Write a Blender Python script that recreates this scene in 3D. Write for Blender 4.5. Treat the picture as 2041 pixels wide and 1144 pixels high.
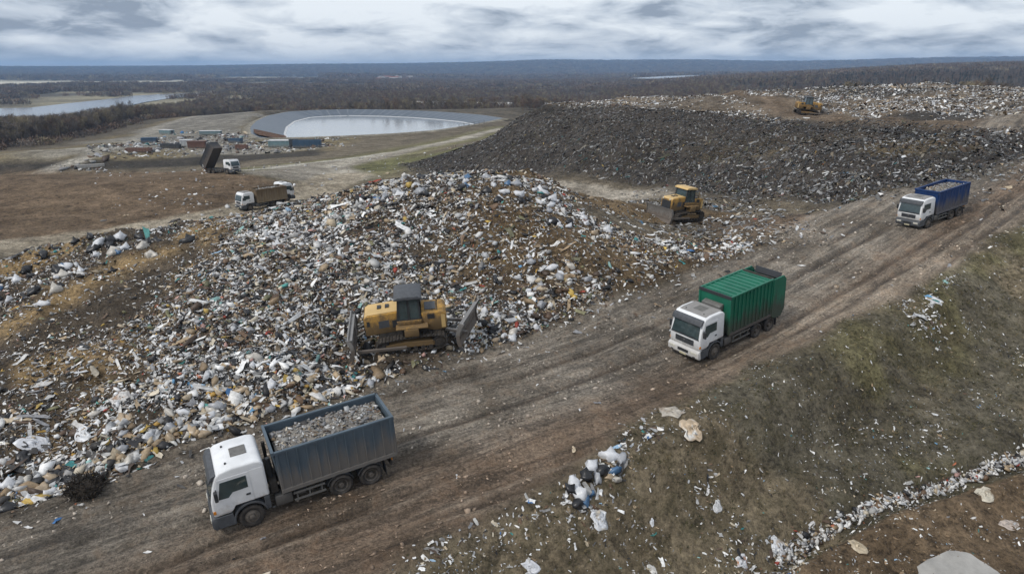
import bpy, bmesh, math, random
import numpy as np
from mathutils import Vector, Matrix
for o in list(bpy.data.objects): bpy.data.objects.remove(o)
SC = bpy.context.scene
COL = SC.collection
R = math.radians
rng = np.random.default_rng(7)
random.seed(7)

# ------------------------------------------------------------------ camera, sky, sun, exposure
CAM_Z = 17.0
PITCH = math.atan((572 - 140) / 1361.0)
cam_d = bpy.data.cameras.new('camera'); cam = bpy.data.objects.new('camera', cam_d); COL.objects.link(cam)
cam_d.sensor_width = 36.0; cam_d.lens = 36.0 * 1361.0 / 2041.0
cam_d.clip_start = 0.5; cam_d.clip_end = 40000
cam.location = (0, 0, CAM_Z); cam.rotation_euler = (math.pi / 2 - PITCH, 0, 0)
SC.camera = cam
SUN_EL, SUN_AZ = 48.0, -128.0          # azimuth from +Y towards +X, degrees
W = bpy.data.worlds.new('World'); SC.world = W; W.use_nodes = True
nt = W.node_tree; nt.nodes.clear()
def wn(t, **k):
    n = nt.nodes.new(t)
    for a, v in k.items(): setattr(n, a, v)
    return n
def wl(a, b): nt.links.new(a, b)
out = wn('ShaderNodeOutputWorld'); mixs = wn('ShaderNodeMixShader'); mixs.inputs[0].default_value = 0.9
bg1 = wn('ShaderNodeBackground'); bg1.inputs[1].default_value = 0.08
sky = wn('ShaderNodeTexSky', sky_type='NISHITA', sun_disc=False)
sky.sun_elevation = R(SUN_EL); sky.sun_rotation = R(SUN_AZ)
wl(sky.outputs[0], bg1.inputs[0])
bg2 = wn('ShaderNodeBackground'); bg2.inputs[1].default_value = 1.0
tc = wn('ShaderNodeTexCoord'); sep = wn('ShaderNodeSeparateXYZ'); wl(tc.outputs['Generated'], sep.inputs[0])
def wm(op, a, b=None, c=None):
    n = wn('ShaderNodeMath', operation=op)
    for i, v in enumerate((a, b, c)):
        if v is None: continue
        if isinstance(v, (int, float)): n.inputs[i].default_value = v
        else: wl(v, n.inputs[i])
    return n.outputs[0]
def wnoise(scl, off, detail, rough, dist):
    mp = wn('ShaderNodeMapping'); mp.inputs['Location'].default_value = off; mp.inputs['Scale'].default_value = scl
    wl(tc.outputs['Generated'], mp.inputs[0])
    n = wn('ShaderNodeTexNoise'); n.inputs['Scale'].default_value = 1.0; n.inputs['Detail'].default_value = detail
    n.inputs['Roughness'].default_value = rough; n.inputs['Distortion'].default_value = dist
    wl(mp.outputs[0], n.inputs[0]); return n.outputs[0]
n1 = wnoise((4.2, 4.2, 20), (1.3, .4, .2), 5.0, .5, .4); n2 = wnoise((12, 12, 44), (4.0, 2.0, 1.0), 5.0, .58, .5)
mixv = wm('ADD', wm('MULTIPLY', n1, 0.68), wm('MULTIPLY', n2, 0.32))
ramp = wn('ShaderNodeValToRGB'); wl(mixv, ramp.inputs[0])
e = ramp.color_ramp.elements
e[0].position = 0.42; e[0].color = (0.20, 0.232, 0.29, 1)
e[1].position = 0.56; e[1].color = (0.66, 0.69, 0.72, 1)
m = ramp.color_ramp.elements.new(0.475); m.color = (0.41, 0.45, 0.51, 1)
# towards the horizon the cloud deck closes to an even pale blue
hz = wn('ShaderNodeMapRange'); wl(sep.outputs[2], hz.inputs[0])
hz.inputs[1].default_value = 0.0; hz.inputs[2].default_value = 0.03; hz.inputs[3].default_value = 0.7; hz.inputs[4].default_value = 0.0
mx = wn('ShaderNodeMix', data_type='RGBA'); wl(hz.outputs[0], mx.inputs[0]); wl(ramp.outputs[0], mx.inputs[6]); mx.inputs[7].default_value = (0.45, 0.525, 0.61, 1)
wl(mx.outputs[2], bg2.inputs[0])
wl(bg1.outputs[0], mixs.inputs[1]); wl(bg2.outputs[0], mixs.inputs[2]); wl(mixs.outputs[0], out.inputs[0])
sun_d = bpy.data.lights.new('sun', 'SUN'); sun_d.energy = 1.5; sun_d.angle = R(16); sun_d.color = (1.0, 0.95, 0.88)
sun = bpy.data.objects.new('sun', sun_d); COL.objects.link(sun)
sdir = Vector((math.sin(R(SUN_AZ)) * math.cos(R(SUN_EL)), math.cos(R(SUN_AZ)) * math.cos(R(SUN_EL)), math.sin(R(SUN_EL))))
sun.rotation_euler = sdir.to_track_quat('Z', 'Y').to_euler(); sun.location = (0, 0, 60)
SC.view_settings.view_transform = 'Standard'; SC.view_settings.look = 'None'
SC.view_settings.exposure = 0.55; SC.view_settings.gamma = 1.0; SC.view_settings.use_curve_mapping = False
try:
    SC.cycles.use_denoising = True; SC.cycles.max_bounces = 6; SC.cycles.diffuse_bounces = 3; SC.cycles.volume_bounces = 0
    SC.cycles.caustics_reflective = False; SC.cycles.caustics_refractive = False
except Exception: pass

# ------------------------------------------------------------------ numeric helpers
def hash2(ix, iy, seed):
    n = (ix.astype(np.int64) * 374761393 + iy.astype(np.int64) * 668265263 + seed * 1442695041) & 0x7fffffff
    n = ((n ^ (n >> 13)) * 1274126177) & 0x7fffffff
    n = (n ^ (n >> 16)) & 0x7fffffff
    return (n % 65536) / 65535.0
def vnoise(x, y, seed=0):
    x = np.asarray(x, float); y = np.asarray(y, float)
    ix = np.floor(x); iy = np.floor(y); fx = x - ix; fy = y - iy
    fx = fx * fx * (3 - 2 * fx); fy = fy * fy * (3 - 2 * fy)
    a = hash2(ix, iy, seed); b = hash2(ix + 1, iy, seed); c = hash2(ix, iy + 1, seed); d = hash2(ix + 1, iy + 1, seed)
    return (a * (1 - fx) + b * fx) * (1 - fy) + (c * (1 - fx) + d * fx) * fy
def fbm(x, y, seed=0, octv=4, gain=0.5):
    s = 0.0; a = 1.0; t = 0.0
    for k in range(octv):
        s = s + a * vnoise(x * 2 ** k + 17.3 * k, y * 2 ** k - 9.1 * k, seed + k); t += a; a *= gain
    return s / t
def sstep(a, b, x):
    t = np.clip((np.asarray(x, float) - a) / (b - a), 0, 1); return t * t * (3 - 2 * t)
def poly_sd(x, y, poly):
    """signed distance to a polygon, positive inside"""
    x = np.asarray(x, float); y = np.asarray(y, float)
    P = np.asarray(poly, float); Q = np.roll(P, -1, 0)
    d = np.full(x.shape, 1e18); ins = np.zeros(x.shape, bool)
    for (ax, ay), (bx, by) in zip(P, Q):
        ex, ey = bx - ax, by - ay; L = ex * ex + ey * ey + 1e-12
        t = np.clip(((x - ax) * ex + (y - ay) * ey) / L, 0, 1)
        d = np.minimum(d, (x - ax - t * ex) ** 2 + (y - ay - t * ey) ** 2)
        c = ((ay > y) != (by > y)) & (x < (bx - ax) * (y - ay) / ((by - ay) if by != ay else 1e-12) + ax)
        ins ^= c
    d = np.sqrt(d); return np.where(ins, d, -d)
def line_d(x, y, line):
    """distance to a polyline, arc length and side offset of the nearest point"""
    x = np.asarray(x, float); y = np.asarray(y, float)
    best = np.full(x.shape, 1e18); S = np.zeros(x.shape); T = np.zeros(x.shape); s0 = 0.0
    for (ax, ay), (bx, by) in zip(line[:-1], line[1:]):
        ex, ey = bx - ax, by - ay; L = math.hypot(ex, ey)
        t = np.clip(((x - ax) * ex + (y - ay) * ey) / (L * L), 0, 1)
        d = np.hypot(x - ax - t * ex, y - ay - t * ey); k = d < best
        tt = ((x - ax) * -ey + (y - ay) * ex) / L
        best = np.where(k, d, best); S = np.where(k, s0 + t * L, S); T = np.where(k, np.sign(tt) * d, T); s0 += L
    return best, S, T
_c, _s = math.cos(PITCH), math.sin(PITCH)
def ray(px, py):
    dx = (np.asarray(px, float) - 1020.5) / 1361.0; dz = -(np.asarray(py, float) - 572.0) / 1361.0
    return np.stack([dx, _c + dz * _s, -_s + dz * _c], -1)
def onz(px, py, z):
    r = ray(px, py); t = (z - CAM_Z) / r[..., 2]; return r[..., 0] * t, r[..., 1] * t

# ------------------------------------------------------------------ terrain height
RP = [(-48, 6), (-32, 12.6), (-10.4, 23.6), (11.1, 35.4), (33.4, 53.8), (54.0, 72.5), (78, 98)]     # centre line driven by the trucks
RZ = [-3.0, -1.7, 0.0, 2.0, 5.2, 8.3, 11.0]
def spline(P, n=12):
    P = np.array(P, float); Q = np.vstack([2 * P[0] - P[1], P, 2 * P[-1] - P[-2]]); out_ = []
    for i in range(1, len(Q) - 2):
        for t_ in np.linspace(0, 1, n, endpoint=False): a, b, c, d = Q[i - 1], Q[i], Q[i + 1], Q[i + 2]; out_.append(tuple(.5 * (2 * b + (c - a) * t_ + (2 * a - 5 * b + 4 * c - d) * t_ ** 2 + (3 * b - a - 3 * c + d) * t_ ** 3)))
    return out_ + [tuple(P[-1])]
ROAD_C = spline(RP, 5)
_rc = np.array(ROAD_C); _rs = np.r_[0, np.cumsum(np.hypot(*np.diff(_rc, axis=0).T))]
_ks = [float(_rs[5 * k]) for k in range(len(RP))]
def road_z(S): return np.interp(S, *zip(*spline(list(zip(_ks, RZ)), 8)))
def rel(px, py, drop):
    """point seen at a photo position that lies a given drop below the road level abreast of it"""
    z = 0.0
    for _ in range(25): x, y = onz(px, py, z); z = .5 * z + .5 * (float(road_z(line_d(np.array([x]), np.array([y]), ROAD_C)[1])[0]) - drop)
    return float(x), float(y), z
ctrl = []
for a in [(740,1144,.05),(920,1055,.05),(1100,960,.05),(1300,815,.05),(1480,740,.05),(1640,670,.05),(1850,560,.05),(2041,440,.05),       # edge of the bank
          (1230,1000,1.7),(1420,900,1.9),(1600,800,2.0),(1800,720,2.0),(1980,640,2.0),(1000,1144,1.5),(1250,1144,3.0),                    # bank
          (1480,1144,3.9),(1650,1040,4.1),(1800,975,4.1),(2041,890,4.1),(1560,1100,4.2),(1800,1060,4.5),(2041,960,4.5),(1700,1144,4.7),(1900,1130,4.8),(2041,1080,4.8),   # foot and cut
          (0,1040,-.1),(180,970,-.1),(330,915,-.1),(560,835,-.1),(800,765,-.1),(960,705,-.1),(1150,640,-.1),(1300,565,-.1),(1530,490,-.1)]:        # foot of the mound
    ctrl.append(rel(*a))
for a in [  # photo position -> surveyed level (m): haul road, its bank and the cut below it
    # mound face
    (690,705,1.3),(770,702,1.4),(910,690,1.6),(900,560,3.4),(900,450,6.2),(880,354,8.2),(980,352,8.3),(1060,355,8.0),(760,368,7.3),(640,395,6.1),
    (520,424,4.7),(560,417,5.0),(400,446,4.2),(200,492,3.5),(0,545,2.6),(1150,405,6.5),(1220,440,5.2),(1150,520,4.5),(1300,490,3.9),
    (0,800,.5),(0,650,1.6),(300,700,1.9),(300,560,3.2),(600,600,3.1),(600,480,5.0),(600,750,1.3),(1050,600,2.6),(1020,420,7.0),
    # saddle with the second bulldozer
    (1345,442,3.6),(1450,470,3.7),(1600,445,4.6),(1700,430,5.0),(1280,405,3.2),
    # track behind, foot and face of the dark heap
    (1100,383,1.3),(1280,385,1.9),(860,357,-2.5),(1000,357,-1),(1280,362,2.0),(1500,388,3.4),(1700,395,5.0),(1850,370,6.2),(2041,312,8.2),
    (1280,285,6.3),(1280,214,10.3),(1500,300,6.4),(1500,226,10.0),(1700,310,7.4),(1750,238,10.2),(1900,300,8.6),(2041,262,9.8),(1100,300,3.6),
    (1100,207,10),(1000,264,3),(900,302,-1.5),(800,328,-5),(1180,208,10.2),
    (1605,224,10.0),(1300,197,10.8),(1450,190,11.3),(1600,182,12.0),(1800,175,12.6),(2041,180,12.6),(1950,225,11.0),(1900,205,11.6),
    # grey yard road, brown field, lower yard
    (600,387,-4),(680,347,-4.5),(540,332,-5.5),(700,322,-6),(760,312,-6.3),(870,290,-7),(1000,256,-8),
    (0,515,-3),(250,482,-3.2),(450,450,-3.5),(498,421,-3.6),(562,412,-3.5),
    (0,480,-3.3),(0,400,-3),(0,352,-2.6),(200,400,-2.8),(300,348,-2.3),(435,350,-2.2),(470,348,-2.2),
    (0,338,-12.5),(200,336,-12),(380,330,-11),(0,323,-10.5),(200,319,-10),(400,313,-9.6),(560,306,-9.4),
    (300,290,-10),(500,290,-10),(100,300,-11),(640,296,-9),(760,285,-9),(420,250,-10),(100,285,-14),(0,300,-14),(0,270,-18),(250,240,-14),
    (540,276,-9),(700,271,-9),(870,261,-9),(990,238,-9),(700,218,-9),(850,222,-9),(560,222,-9.5),(500,250,-9.5),(300,215,-17),(900,212,-11),(1050,215,-9)]:
    x, y = onz(a[0], a[1], a[2]); ctrl.append((float(x), float(y), a[2]))
for (x, y), z in list(zip(ROAD_C, road_z(_rs)))[::3]: ctrl.append((x, y, float(z)))
for x, y, z in [(-9, 88, -1.2), (-25, 84, -2.5), (8, 84, .6), (0, 10, -4.8), (25, 12, -5.0), (-22, 4, -3.4), (36, 24, -2.8), (52, 42, 1.2), (64, 58, 4.4), (-60, 30, -1.2), (-75, 60, -2.2)]:
    ctrl.append((x, y, z))
for ang, r, z in [(.05, 250, -5), (.12, 280, -6), (.25, 300, -4), (.4, 320, -2), (.55, 320, 2), (.7, 300, 4), (.05, 400, -14), (.25, 430, -14), (.45, 430, -12), (.7, 430, -8), (-.75, 300, -16), (-.6, 500, -22), (-.3, 560, -21), (0, 560, -19), (.3, 560, -20), (.6, 560, -16)]:
    ctrl.append((r * math.sin(ang), r * math.cos(ang), z))
ctrl = np.array(ctrl)
def warp(x, y):
    r = np.maximum(np.hypot(x, y), 13.0); a = np.clip(np.arctan2(x, y), -.95, .95)
    return a * 1.6, np.log(r)
def tps_k(d2): return 0.5 * d2 * np.log(d2 + 1e-12)
cu, cv = warp(ctrl[:, 0], ctrl[:, 1]); nC = len(ctrl)
Kc = tps_k((cu[:, None] - cu) ** 2 + (cv[:, None] - cv) ** 2) + np.eye(nC) * 2e-4
Pm = np.stack([np.ones(nC), cu, cv], 1)
A = np.zeros((nC + 3, nC + 3)); A[:nC, :nC] = Kc; A[:nC, nC:] = Pm; A[nC:, :nC] = Pm.T
sol = np.linalg.solve(A, np.concatenate([ctrl[:, 2], [0, 0, 0]]))
def tps(x, y):
    u, v = warp(x, y); o = np.empty(u.shape); f = o.ravel(); uf = u.ravel(); vf = v.ravel()
    for i in range(0, f.size, 20000):
        a, b = uf[i:i + 20000], vf[i:i + 20000]
        f[i:i + 20000] = tps_k((a[:, None] - cu) ** 2 + (b[:, None] - cv) ** 2) @ sol[:nC] + sol[nC] + sol[nC + 1] * a + sol[nC + 2] * b
    return o
def far_h(x, y):
    r = np.hypot(x, y); a = np.arctan2(x, y)
    z = -25.0 + 0 * r
    ridge = 62 + 26 * fbm(a * 5 + 3.2, r * 0 + 1.7, 41, 3) + 30 * np.exp(-((a - .06) / .11) ** 2) + 30 * np.exp(-((a - .25) / .09) ** 2) + 8 * np.exp(-((a - .55) / .12) ** 2) - 42 * sstep(-.1, -.75, a)
    z = z + (ridge + 10) * sstep(4600, 7600, r + 900 * (fbm(a * 6, r / 4000, 42, 3) - .5))
    z = z + (26 + 12 * fbm(x / 400, y / 400, 43, 3)) * sstep(.2, .62, a + .1 * (fbm(x / 700, y / 700, 44, 2) - .5)) * sstep(600, 1900, r)
    z = z + 22 * sstep(1500, 2600, r) * (fbm(x / 900, y / 900, 47, 3) - .45) * sstep(-.5, -.1, a)
    z = z + 16 * sstep(.05, .3, a) * sstep(500, 1300, r) * sstep(3400, 1800, r)
    return z
MOUND = RIVER = POND = None
def h_base(x, y):
    x = np.asarray(x, float); y = np.asarray(y, float); r = np.hypot(x, y)
    w = sstep(470, 720, r)
    z = tps(x, y)
    nr_ = (r < 120)
    if nr_.any():
        d, S, T = line_d(x[nr_], y[nr_], ROAD_C); wq = sstep(-7.5, -4.0, T) * sstep(9.5, 5.5, T) * sstep(115, 90, r[nr_]); z[nr_] = z[nr_] * (1 - wq) + (road_z(S) + .015 * T) * wq
    z = np.where(w > 0, z * (1 - w) + far_h(x, y) * w, z)
    return z
def hit(px, py, hf=None, tmax=900.0):
    """where the sight line through a photo position meets the terrain"""
    hf = hf or h_base
    px = np.atleast_1d(np.asarray(px, float)); py = np.atleast_1d(np.asarray(py, float))
    r = ray(px, py); t = np.exp(np.linspace(math.log(14), math.log(tmax), 900))
    X = r[:, 0:1] * t; Y = r[:, 1:2] * t; Z = CAM_Z + r[:, 2:3] * t
    below = Z < hf(X, Y); k = np.argmax(below, 1); k = np.where(below.any(1), k, len(t) - 1)
    lo = t[np.maximum(k - 1, 0)]; hi = t[k]
    for _ in range(12):
        m_ = .5 * (lo + hi); b = CAM_Z + r[:, 2] * m_ < hf(r[:, 0] * m_, r[:, 1] * m_)
        hi = np.where(b, m_, hi); lo = np.where(b, lo, m_)
    return r[:, 0] * hi, r[:, 1] * hi
def wpoly(pts):
    x, y = hit([p[0] for p in pts], [p[1] for p in pts]); return list(zip(x.tolist(), y.tolist()))
MOUND_P = wpoly([(0,1035),(180,965),(330,912),(560,832),(800,762),(960,702),(1150,636),(1300,562),(1535,488),(1450,468),(1300,470),(1180,430),(1100,385),(1060,357),(980,354),(880,356),(760,370),(640,396),(520,424),(400,446),(200,494),(0,547)])
x0, y0 = MOUND_P[-1]; xa, ya = MOUND_P[0]
MOUND_P = MOUND_P[:13] + [(24, 66), (14, 72), (0, 74), (-14, 71), (-24, 69), (-34, 66), (-44, 60)] + [(x0 - 22, y0 - 2), (xa - 24, ya - 8)]
def zpoly(pts): return [tuple(map(float, onz(a, b, c))) for a, b, c in pts]
DARK_P = zpoly([(800,329,-5),(860,358,-2.5),(1000,361,-1),(1280,366,1.9),(1500,392,3.4),(1700,402,5),(1850,376,6.2),(2041,318,8)]) + [(95, 92), (110, 112)] + zpoly([(2041,262,9.8),(1750,240,10.2),(1500,228,10),(1280,214,10.3),(1100,207,10),(1000,264,3),(900,302,-1.5)])
PLAT_P = wpoly([(1100,208),(1280,217),(1500,230),(1750,241),(2041,264)]) + [(150, 150), (170, 190), (90, 215), (30, 205), (5, 180)]
FIELD_P = wpoly([(0,486),(120,470),(300,447),(440,425),(500,395),(590,372),(470,346),(300,343),(0,346)])
FIELD_P = FIELD_P + [(-150, 150), (-120, 80)]
RIVER_P = [tuple(map(float, onz(a, b, -25.0))) for a, b in [(-60,216),(60,214),(130,206),(200,199),(260,191),(330,187),(425,184),(418,189),(350,194),(290,203),(240,214),(170,228),(90,240),(-60,252)]]
rim_px = [(520,277),(620,274.5),(700,271.5),(790,267),(870,260.5),(945,249),(1003,237),(960,230.5),(905,226),(850,222.5),(780,220),(700,219),(630,220.5),(575,224),(535,232),(512,243),(500,256),(502,268)]
RIM_P = [tuple(map(float, onz(a, b, -9.0))) for a, b in rim_px]
TRENCH = wpoly([(1440,1150),(1560,1090),(1640,1040),(1760,992),(1900,945),(2041,893),(2120,865)])
def ruts(S, T):
    """wheel ruts wandering along the haul road and the mud squeezed up beside them"""
    ru = 0 * S; ri = 0 * S
    for k, t0 in enumerate((-4.3, -2.5, -1.2, .75, 2.1, 4.0, 5.6)):
        u = T - t0 - 1.0 * (fbm(S / 16 + 7 * k, S * 0, 160 + k, 3) - .5) * 2; st_ = sstep(.3, .55, fbm(S / 9 + 3 * k, S * 0, 170 + k, 2))
        ru = np.maximum(ru, np.exp(-(u / .24) ** 2) * st_); ri = np.maximum(ri, np.exp(-((np.abs(u) - .45) / .16) ** 2) * st_)
    return ru, ri
def h_full(x, y):
    x = np.asarray(x, float); y = np.asarray(y, float); z = h_base(x, y); r = np.hypot(x, y)
    near = r < 140
    if near.any():
        X, Y = x[near], y[near]; zz = z[near]
        sm = poly_sd(X, Y, MOUND_P); m = sstep(-.6, 1.8, sm)
        zz = zz + m * (1.1 * (fbm(X / 5.2, Y / 5.2, 3, 3) - .5) + .75 * (fbm(X / 1.7, Y / 1.7, 5, 3) - .5) + .12)
        # windrow of bags along the far left crest
        d, S, T = line_d(X, Y, LEFTROW)
        zz = zz + np.exp(-(d / 1.5) ** 2) * (.55 + .7 * vnoise(S / 3, S * 0, 61)) * sstep(3, -3, X + 30)
        d, S, T = line_d(X, Y, ROAD_C); rd = sstep(8.5, 6.0, np.abs(T - .6)) * (1 - m)
        n = vnoise(S / 9, T / .55, 11) * .6 + vnoise(S / 5, T / .27, 12) * .4 - .5
        zz = zz + rd * (.30 * n + .16 * (fbm(S / 3, T / 1.8, 13, 3) - .5) )
        ru, ri = ruts(S, T); zz = zz + rd * (-.13 * ru + .06 * ri)
        off = (1 - m) * (1 - rd)
        zz = zz + off * (.7 * (fbm(X / 3.3, Y / 3.3, 21, 4) - .5) + .26 * (fbm(X / .9, Y / .9, 23, 2) - .5))
        d, S, T = line_d(X, Y, TRENCH)
        zz = zz - .8 * np.exp(-((T + .2) / .7) ** 2) * sstep(0, 3, S) + .5 * np.exp(-((T + 1.6) / .7) ** 2) * sstep(0, 3, S)
        z = z.copy(); z[near] = zz
    midr = (r >= 60) & (r < 330)
    if midr.any():
        X, Y = x[midr], y[midr]; dk = np.maximum(sstep(-3, 4, poly_sd(X, Y, DARK_P)), sstep(-3, 4, poly_sd(X, Y, PLAT_P)))
        fade = sstep(60, 75, r[midr])
        z = z.copy(); z[midr] += fade * (dk * (2.4 * (fbm(X / 14, Y / 14, 31, 3) - .5) + 1.2 * (fbm(X / 4, Y / 4, 33, 3) - .5)) + (1 - dk) * .5 * (fbm(X / 12, Y / 12, 35, 3) - .5))
    far = (r > 230) & (r < 720)
    if far.any():
        sd = poly_sd(x[far], y[far], RIM_P); z = z.copy()
        zz = z[far]; zz = np.where(sd > -7, np.where(sd > 0, -17.0, zz + (-9.05 - zz) * sstep(-7, -1, sd)), zz)
        z[far] = zz
    riv = r > 400
    if riv.any():
        z = z.copy(); sd = poly_sd(x[riv], y[riv], RIVER_P); z[riv] = np.where(sd > -60, z[riv] + (-26.5 - z[riv]) * sstep(-60, 10, sd), z[riv])
    return z
LEFTROW = wpoly([(-40,556),(60,530),(150,506),(230,492),(330,470)])

# ------------------------------------------------------------------ materials
MATS = {}
def new_mat(name):
    m = bpy.data.materials.new(name); m.use_nodes = True; t = m.node_tree
    b = t.nodes['Principled BSDF']; MATS[name] = m
    return m, t, b
def nd(t, typ, **k):
    n = t.nodes.new(typ)
    for a, v in k.items(): setattr(n, a, v)
    return n
def noise(t, vec, scale, detail=4.0, rough=.55, dist=0.0):
    n = nd(t, 'ShaderNodeTexNoise'); n.inputs['Scale'].default_value = scale; n.inputs['Detail'].default_value = detail
    n.inputs['Roughness'].default_value = rough; n.inputs['Distortion'].default_value = dist
    if vec is not None: t.links.new(vec, n.inputs['Vector'])
    return n.outputs[0]
def mrange(t, v, a, b, c, d):
    n = nd(t, 'ShaderNodeMapRange'); t.links.new(v, n.inputs[0])
    for i, q in enumerate((a, b, c, d)): n.inputs[i + 1].default_value = q
    return n.outputs[0]
def mathn(t, op, a, b):
    n = nd(t, 'ShaderNodeMath', operation=op)
    for i, v in enumerate((a, b)):
        if isinstance(v, (int, float)): n.inputs[i].default_value = v
        else: t.links.new(v, n.inputs[i])
    return n.outputs[0]
def mixc(t, f, a, b, mode='MIX'):
    n = nd(t, 'ShaderNodeMix', data_type='RGBA', blend_type=mode)
    if isinstance(f, (int, float)): n.inputs[0].default_value = f
    else: t.links.new(f, n.inputs[0])
    for i, v in ((6, a), (7, b)):
        if isinstance(v, tuple): n.inputs[i].default_value = (*v, 1.0) if len(v) == 3 else v
        else: t.links.new(v, n.inputs[i])
    return n.outputs[2]
def gray(t, v):
    n = nd(t, 'ShaderNodeCombineColor'); [t.links.new(v, n.inputs[i]) for i in range(3)]; return n.outputs[0]
def bump(t, b, hgt, strength, dist=.1):
    n = nd(t, 'ShaderNodeBump'); n.inputs['Strength'].default_value = strength; n.inputs['Distance'].default_value = dist
    t.links.new(hgt, n.inputs['Height']); t.links.new(n.outputs[0], b.inputs['Normal'])
def spec(b, v): b.inputs['Specular IOR Level'].default_value = v

def ground_material():
    m, t, b = new_mat('earth'); at = nd(t, 'ShaderNodeAttribute', attribute_name='col')
    st = nd(t, 'ShaderNodeAttribute', attribute_name='st'); mk = nd(t, 'ShaderNodeAttribute', attribute_name='mask')
    sp = nd(t, 'ShaderNodeSeparateColor'); t.links.new(mk.outputs['Color'], sp.inputs[0])
    road, grass, rough_ = sp.outputs[0], sp.outputs[1], sp.outputs[2]
    geo = nd(t, 'ShaderNodeNewGeometry'); pos = geo.outputs['Position']
    def stm(sx, sy):
        n = nd(t, 'ShaderNodeMapping'); n.inputs['Scale'].default_value = (sx, sy, 1); t.links.new(st.outputs['Vector'], n.inputs[0]); return n.outputs[0]
    r1 = noise(t, stm(.07, 1.5), 1.0, 6, .66, .6); r2 = noise(t, stm(.45, 2.6), 1.0, 6, .7, 1.2)
    rr = mathn(t, 'ADD', mathn(t, 'MULTIPLY', r1, .5), mathn(t, 'MULTIPLY', r2, .5))
    g1 = noise(t, pos, .55, 6, .62); g2 = noise(t, pos, 3.2, 6, .72); g3 = noise(t, pos, 7.0, 5, .78); g0 = noise(t, pos, .06, 5, .6); g4 = noise(t, pos, 1.1, 6, .7, .6)
    # streaks of dried and wet mud along the wheel tracks, broken by crumbled crust
    rk = mathn(t, 'ADD', mathn(t, 'MULTIPLY', rr, .66), mathn(t, 'ADD', mathn(t, 'MULTIPLY', g4, .20), mathn(t, 'MULTIPLY', g3, .14)))
    cr = mixc(t, mrange(t, rk, .45, .56, 0, 1), gray(t, mrange(t, g3, .38, .62, .3, .72)), gray(t, mrange(t, g3, .38, .62, .85, 1.6)))
    cr = mixc(t, mrange(t, g4, .50, .66, 0, .5), cr, (.88, .73, .60))
    v = mathn(t, 'ADD', mathn(t, 'MULTIPLY', g4, .35), mathn(t, 'ADD', mathn(t, 'MULTIPLY', g2, .35), mathn(t, 'MULTIPLY', g3, .3)))
    cg = gray(t, mrange(t, v, .42, .58, .38, 1.7))
    c = mixc(t, 1.0, at.outputs['Color'], mixc(t, road, cg, cr), 'MULTIPLY')
    c = mixc(t, 1.0, c, gray(t, mrange(t, g0, .3, .7, .8, 1.2)), 'MULTIPLY')
    g5 = noise(t, pos, .17, 7, .72, .4); c = mixc(t, 1.0, c, mixc(t, mrange(t, g5, .38, .62, 0, 1), (.62, .60, .56), (1.3, 1.3, 1.28)), 'MULTIPLY')
    # greener and straw coloured blades in the turf
    gn = noise(t, pos, .9, 5, .65)
    gm = mathn(t, 'MULTIPLY', grass, mrange(t, gn, .46, .62, 0, .6))
    c = mixc(t, gm, c, mixc(t, mrange(t, g3, .35, .65, 0, 1), (.05, .05, .024), (.17, .14, .075)))
    t.links.new(c, b.inputs['Base Color'])
    t.links.new(mathn(t, 'SUBTRACT', .95, mathn(t, 'ADD', mathn(t, 'MULTIPLY', rough_, .4), mathn(t, 'MULTIPLY', road, mrange(t, r1, .3, .5, .3, 0.0)))), b.inputs['Roughness']); spec(b, .3)
    hh = mathn(t, 'ADD', mathn(t, 'MULTIPLY', mathn(t, 'MULTIPLY', rk, 2.2), road), mathn(t, 'ADD', mathn(t, 'MULTIPLY', g2, 1.0), mathn(t, 'MULTIPLY', g3, .6)))
    bump(t, b, hh, 1.0, .4)
    return m
def attr_material(name, rough=.6, sp_=.35, amp=(.7, 1.25), scale=6.0, sheen=0):
    m, t, b = new_mat(name); at = nd(t, 'ShaderNodeAttribute', attribute_name='col')
    geo = nd(t, 'ShaderNodeNewGeometry'); n = noise(t, geo.outputs['Position'], scale, 4, .65)
    t.links.new(mixc(t, 1.0, at.outputs['Color'], gray(t, mrange(t, n, .3, .7, *amp)), 'MULTIPLY'), b.inputs['Base Color'])
    b.inputs['Roughness'].default_value = rough; spec(b, sp_)
    return m
EARTH = ground_material()
WASTE = attr_material('waste', .55, .4)
SOILM = attr_material('clods', .95, .2)
GRASSM = attr_material('blades', .9, .15, (.75, 1.2), 2.0)

# ------------------------------------------------------------------ mesh helpers
def link(o, parent=None):
    COL.objects.link(o)
    if parent is not None: o.parent = parent
    return o
def tag(o, label=None, cat=None, group=None, kind=None):
    if label: o['label'] = label
    if cat: o['category'] = cat
    if group: o['group'] = group
    if kind: o['kind'] = kind
    return o
def np_mesh(name, V, F, mat, attrs=None, smooth=False):
    """V (n,3), F (m,k) index array of equal-size faces"""
    me = bpy.data.meshes.new(name); n, (mf, k) = len(V), F.shape
    me.vertices.add(n); me.vertices.foreach_set('co', np.ascontiguousarray(V, np.float32).ravel())
    me.loops.add(mf * k); me.loops.foreach_set('vertex_index', np.ascontiguousarray(F, np.int32).ravel())
    me.polygons.add(mf); me.polygons.foreach_set('loop_start', np.arange(0, mf * k, k, dtype=np.int32))
    if smooth: me.polygons.foreach_set('use_smooth', np.ones(mf, bool))
    me.update(calc_edges=True)
    for an, arr in (attrs or {}).items():
        if arr.shape[1] == 3 and an == 'st':
            a = me.attributes.new(an, 'FLOAT_VECTOR', 'POINT'); a.data.foreach_set('vector', np.ascontiguousarray(arr, np.float32).ravel())
        else:
            if arr.shape[1] == 3: arr = np.concatenate([arr, np.ones((len(arr), 1))], 1)
            a = me.attributes.new(an, 'FLOAT_COLOR', 'POINT'); a.data.foreach_set('color', np.ascontiguousarray(arr, np.float32).ravel())
    if mat: me.materials.append(mat)
    return me

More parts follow.
